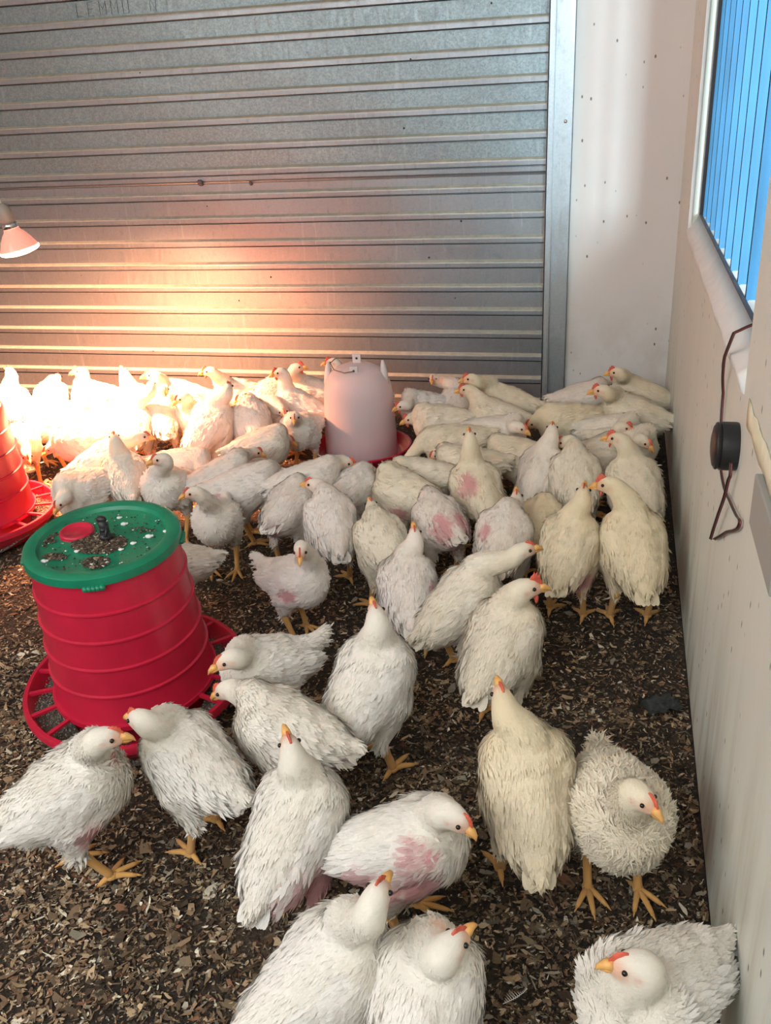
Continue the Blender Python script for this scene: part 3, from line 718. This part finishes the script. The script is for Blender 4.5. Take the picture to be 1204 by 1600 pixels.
    P0 = (q[:, 0]*(1-uv[:, :1])+q[:, 1]*uv[:, :1])*(1-uv[:, 1:])+(q[:, 3]*(1-uv[:, :1])+q[:, 2]*uv[:, :1])*uv[:, 1:]
    nn = fn[pick]/ar[pick][:, None]
    flow = np.tile(-Rb[:, 0]+np.array([0, 0, -.25]), (nf, 1))
    hd_ = np.linalg.norm(P0-Hc, axis=1)
    # on the neck feathers lie along the neck
    di = np.linalg.norm(P0[:, None]-neck[None], axis=2); ni = di.argmin(1); tang = np.gradient(neck, axis=0); tang /= np.linalg.norm(tang, axis=1)[:, None]
    nw = np.clip(1-(di.min(1)-.030)/.018, 0, 1)[:, None]*(ni > 1)[:, None]; flow = flow*(1-nw)-tang[ni]*nw
    low = np.clip((.13-P0[:, 2])/.04, 0, 1)[:, None]; flow = flow*(1-.7*low)+np.array([0, 0, -1])*.7*low
    flow += r.normal(0, .16+.35*fl, (nf, 3)); flow -= nn*(flow*nn).sum(1)[:, None]; flow /= np.linalg.norm(flow, axis=1)[:, None]+1e-9
    side = np.cross(nn, flow)
    ln = r.uniform(.009, .019, nf)*(1+.5*low[:, 0]+.5*fl)*np.clip((hd_-.01)/.06, .35, 1); wd = ln*r.uniform(.10, .18, nf)*(1-.45*fl)
    lift = r.uniform(.0002, .0014, nf)*(1+3.0*fl+1.2*low[:, 0])
    st0 = P0-nn*.0012; mid = P0+flow*(ln*.5)[:, None]+nn*(lift*.8)[:, None]; tip = P0+flow*ln[:, None]+nn*(lift*.7)[:, None]
    FV = np.stack([st0-side*(wd*.5)[:, None], st0+side*(wd*.5)[:, None], mid-side*(wd*.9)[:, None], mid+side*(wd*.9)[:, None], tip], 1).reshape(-1, 3)
    fb = np.arange(nf)[:, None]*5+len(V)+len(LV)
    FF4 = fb+np.array([1, 0, 2, 3]); FF3 = fb+np.array([3, 2, 4])
    fc = col[F[pick]].mean(1)*r.uniform(.93, 1.05, (nf, 1)); fcol = np.repeat(np.clip(fc, 0, 1), 5, 0)
    allV = np.concatenate([V, LV, FV]); allC = np.clip(np.concatenate([col, lcol, fcol]), 0, 1)
    fN = np.repeat(nn, 5, 0)
    me = mesh_np('body', allV, [np.concatenate([F, LF4, FF4]), np.concatenate([LF3, FF3])], allC)
    ln_ = np.zeros((len(allV), 3)); ln_[len(V)+len(LV):] = fN; ln_[:len(V)] = NN
    me.normals_split_custom_set_from_vertices(ln_)
    root = empty('chicken', (x, y, 0), math.radians(hd)); root.scale = (s, s, s)
    tag(root, label, 'chicken', 'young white broiler chickens on the litter')
    obj('body', me, M['feather'], root)
    # folded wings, following the flank
    for sg in (-1, 1):
        nu, nv = 22, 10; U = np.linspace(0, 1, nu); W = []
        for u in U:
            xx = .044-.138*u; half = .031*math.sin(min(1, u*3.2+.12)*math.pi/2)*(1-max(0, u-.55)/.52)**.8+.002
            zc = .018-.006*u
            for v in np.linspace(-1, 1, nv):
                zz = zc+v*half; q_ = 1-(xx/.096)**2-(zz/.066)**2
                yy = (.0575+fl*.010)*math.sqrt(max(q_, .04))
                bulge = .0065*(1-v*v)**.5*(1-.5*u)+.0016*math.cos(v*9+u*3)*u+.0012
                if xx < -.066: yy = max(yy, .024)
                W.append(B((xx, sg*(yy+bulge-.0018), zz)))
        W = np.array(W); nr_ = ((W[:, None]-V[None])**2).sum(2).argmin(1); Nn = NN[nr_]
        Nn = Nn.reshape(nu, nv, 3); Nn[1:-1] = (Nn[:-2]+Nn[1:-1]*2+Nn[2:])/4; Nn = Nn.reshape(-1, 3); W0 = W.copy()
        uu_ = np.repeat(U, nv); vv_ = np.tile(np.linspace(-1, 1, nv), nu)
        W = W+Nn*((((V[nr_]-W)*Nn).sum(1)+.0062*np.sqrt(np.clip(1-vv_**2, 0, 1))*(1-.45*uu_)*np.clip(uu_*5, .25, 1)-.0012+.0025*uu_*np.clip(uu_-.6, 0, 1)*4)[:, None])
        f4 = np.array([(i*nv+j, (i+1)*nv+j, (i+1)*nv+j+1, i*nv+j+1) for i in range(nu-1) for j in range(nv-1)])
        if sg < 0: f4 = f4[:, ::-1]
        wc = np.tile(base*.99, (len(W), 1)); wc = wc*(1-.10*np.clip(np.sin(np.tile(np.linspace(-1, 1, nv), nu)*9+np.repeat(U, nv)*3), 0, 1)[:, None]*np.repeat(U, nv)[:, None])
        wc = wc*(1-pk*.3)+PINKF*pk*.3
        for (a, b, c, rad) in patches:
            if b*sg > 0:
                q = B((a*.82, b*.82, (c-.165)*.82)); dd = np.linalg.norm(W-q, axis=1)/rad+.3*hash3(W, 200); k_ = np.clip((1.1-dd)*2, 0, 1)[:, None]*.7; wc = wc*(1-k_)+SKIN*k_
        nw_ = {0: 60, 1: 260, 2: 700}[detail]; u_ = r.random(nw_)**.8; v_ = r.uniform(-.95, .95, nw_)
        ii_ = np.clip((u_*(nu-1)).astype(int), 0, nu-2)*nv+np.clip(((v_+1)/2*(nv-1)).astype(int), 0, nv-2)
        p_ = W[ii_]+(W[ii_+nv]-W[ii_])*r.random((nw_, 1))+(W[ii_+1]-W[ii_])*r.random((nw_, 1)); fl_ = W[ii_+nv]-W[ii_]; fl_ /= np.linalg.norm(fl_, axis=1)[:, None]
        ac = W[ii_+1]-W[ii_]; ac /= np.linalg.norm(ac, axis=1)[:, None]; nn_ = np.cross(fl_, ac)*sg*-1; nn_ *= np.sign((nn_*(p_-c0)).sum(1))[:, None]
        fl_ = fl_+r.normal(0, .10, (nw_, 3)); l_ = r.uniform(.012, .024, nw_)*(.7+.6*u_); w_ = l_*.13
        fv = np.stack([p_-ac*(w_*.6)[:, None]-nn_*.0008, p_+ac*(w_*.6)[:, None]-nn_*.0008, p_+fl_*(l_*.6)[:, None]-ac*w_[:, None]+nn_*.0008, p_+fl_*(l_*.6)[:, None]+ac*w_[:, None]+nn_*.0008, p_+fl_*l_[:, None]+nn_*.0007], 1).reshape(-1, 3)
        b_ = np.arange(nw_)[:, None]*5+len(W); cw = np.repeat(np.clip(wc[ii_]*r.uniform(.92, 1.05, (nw_, 1)), 0, 1), 5, 0)
        obj('wing', mesh_np('wing', np.concatenate([W, fv]), [np.concatenate([f4, b_+np.array([0, 1, 3, 2])]), b_+np.array([2, 3, 4])], np.concatenate([np.clip(wc, 0, 1), cw])), M['feather'], root)
    # tail: a short fan of overlapping feathers
    tb = B((-.098, 0, .018+.03*up)); nt = 11 if detail else 7; V_ = []; F_ = []; 
    for i in range(nt*2):
        a = (i % nt/(nt-1)-.5)*1.15; lay = i//nt; L_ = (.031 if lay == 0 else .025)*r.uniform(.85, 1.12)*(1+.3*up)
        d_ = Rb @ np.array([-math.cos(a)*1.0, math.sin(a)*.55, .05+up*1.1-.12*lay-abs(a)*.25]); d_ /= np.linalg.norm(d_)
        sd = np.cross(d_, [0, 0, 1.0]); sd /= np.linalg.norm(sd); sd = sd*math.cos(a*.8)+np.array([0, 0, 1.])*math.sin(a*.8); un = np.cross(sd, d_)
        b_ = len(V_); st_ = tb+np.array([0, math.sin(a)*.016, -.006*lay])
        for t_, w_ in ((0, .005), (.35, .0075), (.7, .0075), (.92, .0045), (1, .001)):
            p_ = st_+d_*L_*t_-np.array([0, 0, 1.])*L_*t_*t_*.22
            V_ += [p_-sd*w_, p_+un*.0012, p_+sd*w_]
        for t_ in range(4):
            for e_ in (0, 1): F_.append((b_+t_*3+e_, b_+t_*3+e_+1, b_+t_*3+e_+4, b_+t_*3+e_+3))
    V_ = np.array(V_); tc_ = np.clip(np.tile(base, (len(V_), 1))*r.uniform(.93, 1.03, (len(V_), 1)), 0, 1)
    to = obj('tail', mesh_np('tail', V_, np.array(F_), tc_), M['feather'], root); 
    # head parts
    H = lambda p: Hc+Rh @ np.array(p, float)
    if detail or True:
        bk = MB(); 
        bk.tube([H((.020, 0, .001)), H((.028, 0, .0015)), H((.035, 0, -.001)), H((.0405, 0, -.0058))], [.0072, .0058, .0036, .0006], 9)
        bk.tube([H((.020, 0, -.004)), H((.028, 0, -.0050)), H((.0355, 0, -.0055))], [.0055, .0040, .0008], 8)
        bk.build('beak', M['beak'], root)
        for sg in (-1, 1):
            MB().ball(H((.0085, sg*.0128, .0035)), .0033, 10, 8).build('eye', M['eye'], root)
        cs = op.get('comb', .6); cb = MB(); Vc = []; K = 15
        for i in range(K):
            t_ = i/(K-1); xx = .024-.022*t_; zb = .0115+.0055*math.sin(t_*math.pi*.75)-.004*(1-t_)
            hh = cs*.0062*(math.sin(t_*math.pi)**.6)*(1+.28*math.sin(t_*math.pi*9))
            for yy_, zz_ in ((.0018, zb-.004), (.0013, zb+hh*.6), (0, zb+hh), (-.0013, zb+hh*.6), (-.0018, zb-.004)): Vc.append(H((xx, yy_, zz_)))
        cb.add(Vc, [(i*5+j, i*5+j+1, (i+1)*5+j+1, (i+1)*5+j) for i in range(K-1) for j in range(4)]); cb.build('comb', M['comb'], root)
        if cs > 1.1:
            for sg in (-1, 1):
                MB().ball(H((.016, sg*.006, -.0135-.002*cs)), .0038*cs**.6, 9, 7, (.9, .5, 1.3)).build('wattle', M['comb'], root)
    return root

BIRDS = [
    ('br', 0.083, 0.786, 226.0, 1.05, 12.0, (0.054, 0.016, 0.262), -44.0, -12, {}),
    ('bm', -0.177, 0.718, 86.0, 1.05, 22.0, (0.004, -0.034, 0.262), -30.0, 5, {}),
    ('bl', -0.302, 0.728, 47.4, 1.05, 25.0, (0.044, -0.058, 0.314), 30.0, 5, {}),
    ('pr', -0.253, 0.962, 11.7, 1.02, 14.0, (0.071, -0.054, 0.265), -26.0, -38, {'patch': [(-0.06, -0.06, 0.15, 0.035), (0.02, -0.068, 0.14, 0.03), (0.03, -0.06, 0.19, 0.025)]}),
    ('pk', -0.415, 0.957, 78.4, 1.08, 32.0, (0.02, 0.007, 0.278), 45.0, 30, {'patch': [(-0.085, -0.045, 0.145, 0.045), (-0.05, -0.065, 0.13, 0.035), (0.0, -0.068, 0.13, 0.022)]}),
    ('yt', -0.092, 1.101, 103.8, 1.12, 40.0, (0.038, 0.03, 0.277), 8.0, 25, {'y': 1, 'patch': [(-0.1, 0.0, 0.11, 0.02)]}),
    ('fl', 0.041, 1.093, 285.8, 1.02, 8.0, (0.09, 0.003, 0.265), 35.0, -25, {'y': 0.7, 'fluff': 1}),
    ('wt', -0.393, 1.312, 68.7, 1.12, 36.0, (0.021, -0.004, 0.281), 47.0, 25, {'patch': [(-0.09, -0.03, 0.14, 0.012)]}),
    ('wp', -0.503, 1.172, 170.2, 1.05, 14.0, (0.125, -0.022, 0.2), 7.0, -35, {'patch': [(-0.1, 0.035, 0.15, 0.022)], 'y': 0.25}),
    ('wf', -0.609, 1.362, 229.1, 1.0, 15.0, (0.102, 0.054, 0.25), -7.0, -18, {'tailup': 1}),
    ('ov', -0.631, 1.07, 152.5, 1.05, 16.0, (0.036, 0.054, 0.262), 6.0, -15, {}),
    ('lf', -0.793, 0.97, 44.3, 1.05, 18.0, (0.054, -0.083, 0.295), -18.0, -12, {'patch': [(0.0, -0.066, 0.115, 0.022), (0.095, -0.03, 0.2, 0.012)], 'fluff': 0.4}),
    ('cock', -0.178, 1.478, 74.9, 1.12, 28.0, (0.027, -0.034, 0.268), -58.0, -5, {'comb': 2.2, 'y': 0.6, 'patch': [(-0.1, -0.03, 0.13, 0.02)]}),
    ('st', -0.28, 1.633, 47.9, 1.05, 30.0, (0.089, -0.079, 0.286), -22.0, 0, {'y': 0.5, 'patch': [(-0.09, -0.03, 0.135, 0.015)]}),
    ('pb', -0.408, 1.69, 108.4, 1.0, 28.0, (0.042, -0.024, 0.27), -1.0, 35, {'patch': [(-0.105, -0.03, 0.165, 0.035), (-0.02, -0.06, 0.2, 0.015)], 'pink': 0.5}),
    ('fv', -0.672, 1.71, 336.5, 0.95, 14.0, (0.09, -0.065, 0.295), -54.0, -30, {'tailup': 1, 'pink': 0.5, 'patch': [(0.03, -0.068, 0.15, 0.02)]}),
    ('ya', -0.078, 1.903, 82.4, 1.08, 28.0, (0.038, -0.019, 0.278), 4.0, 25, {'y': 0.8, 'patch': [(-0.09, -0.045, 0.145, 0.036)]}),
    ('rt', 0.065, 1.904, 103.0, 1.15, 32.0, (0.037, 0.048, 0.287), 69.0, -12, {'y': 0.9, 'comb': 1.2}),
    ('rm', 0.07, 2.286, 110.2, 1.08, 24.0, (0.039, 0.039, 0.278), 61.0, -5, {'y': 0.5, 'comb': 1.2}),
    ('nk', -0.084, 2.299, 99.1, 1.08, 24.0, (0.104, 0.015, 0.231), 69.0, -25, {'y': 0.4}),
    ('ln', -0.179, 2.362, 76.5, 1.02, 30.0, (0.041, -0.014, 0.279), 15.0, 20, {'pink': 0.4, 'patch': [(-0.1, -0.02, 0.13, 0.02)]}),
    ('pt', -0.332, 2.201, 116.6, 1.08, 22.0, (0.038, 0.005, 0.292), -13.0, 25, {'y': 0.6, 'patch': [(-0.02, 0.05, 0.215, 0.03), (-0.09, -0.03, 0.13, 0.03)]}),
    ('bb', -0.397, 2.024, 123.1, 1.0, 5.0, (0.165, -0.009, 0.185), 9.0, -40, {'pink': 0.6, 'patch': [(-0.085, 0.04, 0.2, 0.034), (-0.085, -0.04, 0.2, 0.034), (-0.11, 0, 0.16, 0.02)]}),
    ('dk', -0.521, 2.172, 155.5, 1.05, 8.0, (0.113, -0.083, 0.176), 9.0, -35, {'y': 0.5, 'patch': [(-0.03, 0.07, 0.14, 0.02)]}),
    ('lw', -0.509, 1.881, 125.2, 1.02, 16.0, (0.109, -0.016, 0.216), -9.0, 15, {'y': 0.4}),
    ('pl', -0.662, 1.963, 116.6, 1.05, 24.0, (0.107, 0.019, 0.229), 58.0, -5, {'pink': 0.5}),
    ('bp', -0.807, 2.054, 83.5, 1.0, 10.0, (0.162, 0.008, 0.185), -4.0, -30, {'pink': 0.4, 'patch': [(-0.11, 0.0, 0.175, 0.028)]}),
    ('dn', -0.674, 2.211, 77.1, 0.95, 5.0, (0.15, -0.007, 0.158), -32.0, -35, {'pink': 0.5, 'patch': [(-0.11, -0.02, 0.13, 0.02)]}),
    ('ls', -0.801, 2.202, 25.4, 1.05, 8.0, (0.111, 0.038, 0.2), -16.0, -30, {'pink': 0.3}),
    ('lh', -0.973, 2.176, 33.6, 1.02, 5.0, (0.134, 0.063, 0.152), -7.0, -30, {'pink': 0.4, 'patch': [(-0.09, -0.05, 0.16, 0.025)]}),
    ('sm', -0.977, 1.986, 281.2, 0.95, 16.0, (0.111, -0.027, 0.295), -64.0, -12, {'tailup': 1, 'pink': 0.2}),
    ('sd', -1.195, 2.159, 263.5, 1.0, 20.0, (0.096, 0.05, 0.29), -44.0, -12, {}),
    ('aw', -1.353, 2.198, 127.0, 1.0, 22.0, (0.04, 0.007, 0.275), -3.0, 20, {'y': 0.2}),
    ('fd', -1.435, 2.105, 245.9, 1.0, 5.0, (0.106, 0.048, 0.18), 2.0, -45, {}),
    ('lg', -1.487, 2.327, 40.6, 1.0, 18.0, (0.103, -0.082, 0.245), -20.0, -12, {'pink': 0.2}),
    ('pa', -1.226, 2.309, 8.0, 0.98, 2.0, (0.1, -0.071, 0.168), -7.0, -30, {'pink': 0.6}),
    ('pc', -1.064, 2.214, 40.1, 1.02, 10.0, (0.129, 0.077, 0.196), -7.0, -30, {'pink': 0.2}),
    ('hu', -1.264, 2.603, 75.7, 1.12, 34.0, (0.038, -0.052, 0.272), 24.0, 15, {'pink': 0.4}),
    ('hb', -1.366, 2.753, 236.8, 1.0, 10.0, (0.096, 0.058, 0.265), -9.0, -25, {}),
    ('cb', -1.326, 2.994, 201.9, 1.0, 12.0, (0.089, 0.066, 0.28), 10.0, -8, {'comb': 1.3, 'pink': 0.4}),
    ('ve', -1.145, 2.67, 123.3, 1.05, 30.0, (0.108, 0.003, 0.219), 100.0, -25, {'pink': 0.5}),
    ('rf', -1.147, 2.811, 321.9, 1.0, 8.0, (0.118, -0.008, 0.2), -11.0, -30, {'pink': 0.5, 'comb': 1.2}),
    ('tr', -1.05, 3.032, 188.5, 1.0, 14.0, (0.034, 0.076, 0.285), -176.0, -5, {'comb': 1.3, 'pink': 0.3}),
    ('td', -1.054, 2.874, 179.2, 1.0, 22.0, (0.042, 0.039, 0.3), 37.0, -12, {'comb': 1.2, 'pink': 0.2}),
    ('tp', -1.196, 2.974, 81.9, 1.0, 10.0, (0.132, -0.0, 0.2), -1.0, -10, {'pink': 0.5}),
    ('fc', -0.978, 2.677, 259.4, 0.95, 10.0, (0.116, 0.049, 0.253), 23.0, -15, {'pink': 0.2}),
    ('bn', -1.042, 2.48, 37.8, 1.0, 8.0, (0.101, 0.047, 0.16), -47.0, -30, {'y': 0.3}),
    ('hd', -0.886, 3.014, 201.7, 1.0, 18.0, (0.079, 0.052, 0.31), 6.0, -5, {'comb': 1.2}),
    ('b1', -2.094, 2.757, 132.0, 1.05, 22.0, (0.039, -0.015, 0.281), 20.0, 10, {}),
    ('b2', -2.027, 2.88, 105.1, 1.0, 8.0, (0.15, 0.008, 0.205), -1.0, -20, {}),
    ('b3', -1.862, 2.925, 197.5, 1.0, 14.0, (0.038, 0.016, 0.27), 18.0, -5, {'comb': 1.3}),
    ('b4', -1.629, 2.819, 155.5, 1.05, 26.0, (0.044, 0.009, 0.276), -25.0, 25, {}),
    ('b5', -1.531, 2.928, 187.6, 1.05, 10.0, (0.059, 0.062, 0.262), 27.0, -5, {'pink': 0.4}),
    ('b6', -1.492, 2.697, 129.1, 1.02, 20.0, (0.115, -0.054, 0.23), 174.0, -15, {'pink': 0.2}),
    ('b7', -1.541, 2.606, 110.2, 1.0, 20.0, (0.047, -0.072, 0.295), 9.0, -5, {}),
    ('b8', -1.817, 2.612, 34.1, 1.02, 10.0, (0.146, 0.052, 0.201), -7.0, -25, {}),
    ('b9', -1.927, 2.69, 335.9, 1.0, 4.0, (0.104, -0.045, 0.165), -1.0, -40, {}),
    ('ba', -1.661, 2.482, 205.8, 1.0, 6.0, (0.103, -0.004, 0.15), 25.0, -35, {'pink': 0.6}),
    ('bc', -1.87, 2.448, 302.4, 1.0, 8.0, (0.108, 0.022, 0.15), 15.0, -30, {}),
    ('bd', -1.658, 2.696, 21.5, 1.0, 6.0, (0.092, -0.102, 0.2), -11.0, -30, {}),
    ('r1', -0.51, 2.977, 106.2, 0.95, 12.0, (0.101, 0.082, 0.237), 167.0, -10, {'pink': 0.6}),
    ('r2', -0.534, 2.768, 188.9, 1.0, 4.0, (0.101, -0.029, 0.17), 19.0, -20, {'comb': 1.3, 'y': 0.4}),
    ('r3', -0.622, 2.939, 200.2, 0.95, 10.0, (0.094, 0.099, 0.211), 8.0, -20, {'comb': 1.2, 'pink': 0.5}),
    ('r4', -0.351, 2.958, 174.8, 1.05, 14.0, (0.091, 0.087, 0.267), 24.0, -8, {'y': 0.6, 'comb': 1.2}),
    ('r5', -0.368, 2.825, 172.4, 1.02, 12.0, (0.1, -0.02, 0.245), 29.0, -8, {'y': 0.5, 'comb': 1.2}),
    ('r6', -0.455, 2.573, 197.9, 1.02, 0.0, (0.153, 0.023, 0.127), 30.0, -35, {'y': 0.6}),
    ('r7', -0.387, 2.404, 191.0, 1.0, 4.0, (0.089, -0.108, 0.165), 20.0, -35, {'y': 0.5}),
    ('r8', -0.34, 2.675, 357.3, 1.0, 5.0, (0.086, -0.107, 0.23), -7.0, -30, {'pink': 0.3}),
    ('r9', -0.258, 2.49, 173.9, 1.0, 5.0, (0.11, -0.08, 0.155), 4.0, -35, {'y': 0.6}),
    ('rb', -0.499, 2.3, 180.2, 1.0, 2.0, (0.09, -0.088, 0.13), 9.0, -35, {'y': 0.4}),
    ('c1', -0.231, 1.937, 88.5, 1.05, 20.0, (0.107, -0.014, 0.219), 9.0, 30, {'pink': 0.5, 'patch': [(-0.09, 0.05, 0.13, 0.035), (-0.02, 0.05, 0.215, 0.02)]}),
    ('c2', -0.157, 2.083, 79.6, 0.9, 18.0, (0.108, 0.032, 0.172), 10.0, 10, {'y': 0.9}),
    ('k1', 0.08, 3.072, 170.2, 1.05, 14.0, (0.054, 0.097, 0.267), 18.0, -8, {'y': 0.6, 'comb': 1.3}),
    ('k2', 0.059, 2.84, 166.8, 1.1, 12.0, (0.066, 0.097, 0.264), 22.0, -10, {'y': 0.5, 'comb': 1.2, 'fluff': 0.4}),
    ('k3', -0.133, 2.791, 198.7, 1.05, 2.0, (0.103, -0.012, 0.167), 11.0, -35, {'y': 0.8}),
    ('k4', -0.095, 3.043, 16.4, 1.0, 8.0, (0.1, 0.063, 0.195), -6.0, -20, {'pink': 0.6}),
    ('k5', 0.005, 2.718, 352.2, 1.0, 6.0, (0.046, -0.105, 0.225), 2.0, -15, {'y': 0.2, 'comb': 1.3}),
    ('k6', 0.048, 2.622, 348.7, 1.0, 4.0, (0.068, -0.114, 0.225), -16.0, -35, {'y': 0.3}),
    ('k7', -0.046, 2.497, 26.1, 1.0, 8.0, (0.101, 0.101, 0.175), -6.0, -20, {'y': 0.4}),
    ('hf', -0.985, 1.729, 201.7, 0.95, 6.0, (0.08, -0.083, 0.132), -0.0, -30, {}),
]
LABELS = {
    'br': 'white chicken cut off by the bottom edge beside the right wall, facing left',
    'bm': 'white chicken cut off at the bottom centre, orange comb, looking right',
    'bl': 'white chicken near the bottom with beak raised and tail to the left',
    'pr': 'white chicken with bare pink flank bowing its head right, behind the two bottom ones',
    'pk': 'white chicken seen from behind with red bare rump, neck stretched up, below the feeder',
    'yt': 'tall cream chicken seen from behind with neck stretched, left of the fluffy one',
    'fl': 'fluffy round cream chicken facing the camera, head bent right, near the right wall',
    'wt': 'tall white chicken mid-floor right of the near feeder, tail to the left',
    'wp': 'white chicken stretching left to the near feeder with its tail to the right',
    'wf': 'white chicken with raised tail and beak over the near feeder pan, its right side',
    'ov': 'white chicken seen from behind with beak against the front of the near feeder',
    'lf': 'white chicken at the left edge facing right with big yellow feet',
    'cock': 'cream chicken with the largest red comb, seen from behind, looking right',
    'st': 'cream white chicken stretching its long neck up right, behind the red-combed one',
    'pb': 'pinkish chicken seen from behind with upright neck, left of the long-necked one',
    'fv': 'pinkish white chicken standing alone facing the camera with tail raised left',
    'ya': 'yellowish chicken seen from behind, left of the tall one by the wall',
    'rt': 'tall yellowish chicken near the right wall looking left, nearest of the wall row',
    'rm': 'cream chicken by the right wall looking left, behind the tall yellowish one',
    'nk': 'cream chicken seen from behind with bent neck, left of the wall row',
    'ln': 'pinkish chicken with a long straight upright neck, seen from behind, right of centre',
    'pt': 'cream chicken with scabby pink back and upright neck, right of the drinker',
    'bb': 'chicken seen from behind with two bare red patches on its rump, head hidden',
    'dk': 'cream chicken seen from behind just in front of the drinker, head low',
    'lw': 'cream chicken with low hanging wings, seen from behind, left of the bare-rumped one',
    'pl': 'pinkish white chicken, neck turned left, in front of the drinker',
    'bp': 'chicken with bare pink rump and hidden head, left of the pinkish long-necked one',
    'dn': 'pinkish chicken with lowered head touching the front of the drinker',
    'ls': 'white chicken lying side-on, reaching right to the left foot of the drinker',
    'lh': 'pinkish chicken side-on with raised tail to the left, hidden head behind its neighbour',
    'sm': 'small white chicken standing on yellow legs facing left, behind the green lid',
    'sd': 'white chicken with beak to the left, just behind the small standing one',
    'aw': 'white chicken seen from behind with upright neck, straight behind the green lid',
    'fd': 'white chicken lowering its head left to the pan of the far feeder',
    'lg': 'pink-lit chicken side-on, tail left, behind the upright one near the green lid',
    'pa': 'pinkish chicken side-on with hidden head, behind the left-looking one',
    'pc': 'white chicken with brownish neck stretched right among the crowd left of the drinker',
    'hu': 'large white chicken leaning up to the right in the orange light, tail down left',
    'hb': 'orange-lit chicken half hidden behind the large leaning one',
    'cb': 'chicken with red comb facing left by the shutter, left of the drinker',
    've': 'pink chicken standing upright seen from behind, right of the large leaning one',
    'rf': 'chicken with red face looking down towards the camera, left of the drinker',
    'tr': 'chicken with red comb looking right by the shutter, just left of the drinker',
    'td': 'chicken with long diagonal neck looking left, beside the right-looking one by the shutter',
    'tp': 'pinkish chicken with hidden head between the two red-combed ones by the shutter',
    'fc': 'small white chicken facing the camera close to the left side of the drinker',
    'bn': 'chicken with brownish face low in the crowd left of the drinker',
    'hd': 'chicken almost hidden behind the drinker with only its red-combed head showing',
    'b1': 'glaring white chicken with raised neck at the left edge by the shutter',
    'b2': 'overlit round white chicken second from the left edge along the shutter',
    'b3': 'overlit chicken with red comb facing left in front of the shutter',
    'b4': 'overlit chicken with straight raised neck seen from behind, near the shutter',
    'b5': 'pink-lit chicken facing left by the shutter at the right rim of the glare',
    'b6': 'overlit chicken facing the camera at the right rim of the glare',
    'b7': 'overlit chicken with upright neck, just left of the one facing the camera',
    'b8': 'overlit chicken side-on in the middle of the glare, facing right',
    'b9': 'overlit chicken with lowered head under the heat lamp',
    'ba': 'pinkish chicken side-on facing left at the front rim of the glare',
    'bc': 'overlit chicken behind the far feeder at the left edge',
    'bd': 'overlit chicken low in the glare facing right, behind the pink-lit one',
    'r1': 'pinkish chicken with bare neck facing the camera, right of the drinker by the shutter',
    'r2': 'cream chicken with red comb and beak to the left, right of the drinker',
    'r3': 'chicken with red face squeezed against the right side of the drinker',
    'r4': 'cream chicken looking left in front of the shutter, hindmost of the pair there',
    'r5': 'cream chicken looking left in front of the hindmost one by the shutter',
    'r6': 'cream chicken stretching its neck down left into the red trough',
    'r7': 'cream chicken with reddish face low in the crowd, right of the red trough',
    'r8': 'greyish white chicken with hidden head in the middle of the right crowd',
    'r9': 'cream chicken side-on with hidden head, left of the long upright neck',
    'rb': 'cream chicken reaching left low in front of the red trough',
    'c1': 'pinkish chicken with small red comb on upright neck, left of the yellowish one',
    'c2': 'small tan chicken squeezed between the pinkish upright one and the yellowish one',
    'k1': 'cream chicken with red comb in the far corner facing left, hindmost of all',
    'k2': 'cream chicken with fluffy tail against the corner, in front of the hindmost one',
    'k3': 'cream chicken bending its neck down left in front of the guide rail',
    'k4': 'pinkish chicken with hidden head against the back wall, left of the corner pair',
    'k5': 'white chicken with orange face looking right, below the corner pair',
    'k6': 'white chicken with head bent down right beside the wall, below the corner pair',
    'k7': 'cream chicken with soiled breast behind the one looking left by the wall',
    'hf': 'white chicken hidden behind the near feeder, only its tail showing on the right',
}
for sp in BIRDS:
    dist = math.hypot(sp[1], sp[2])
    det = 2 if dist < 1.75 else (1 if dist < 3.45 else 0)
    chicken(sp, LABELS.get(sp[0], 'white broiler chicken'), det)
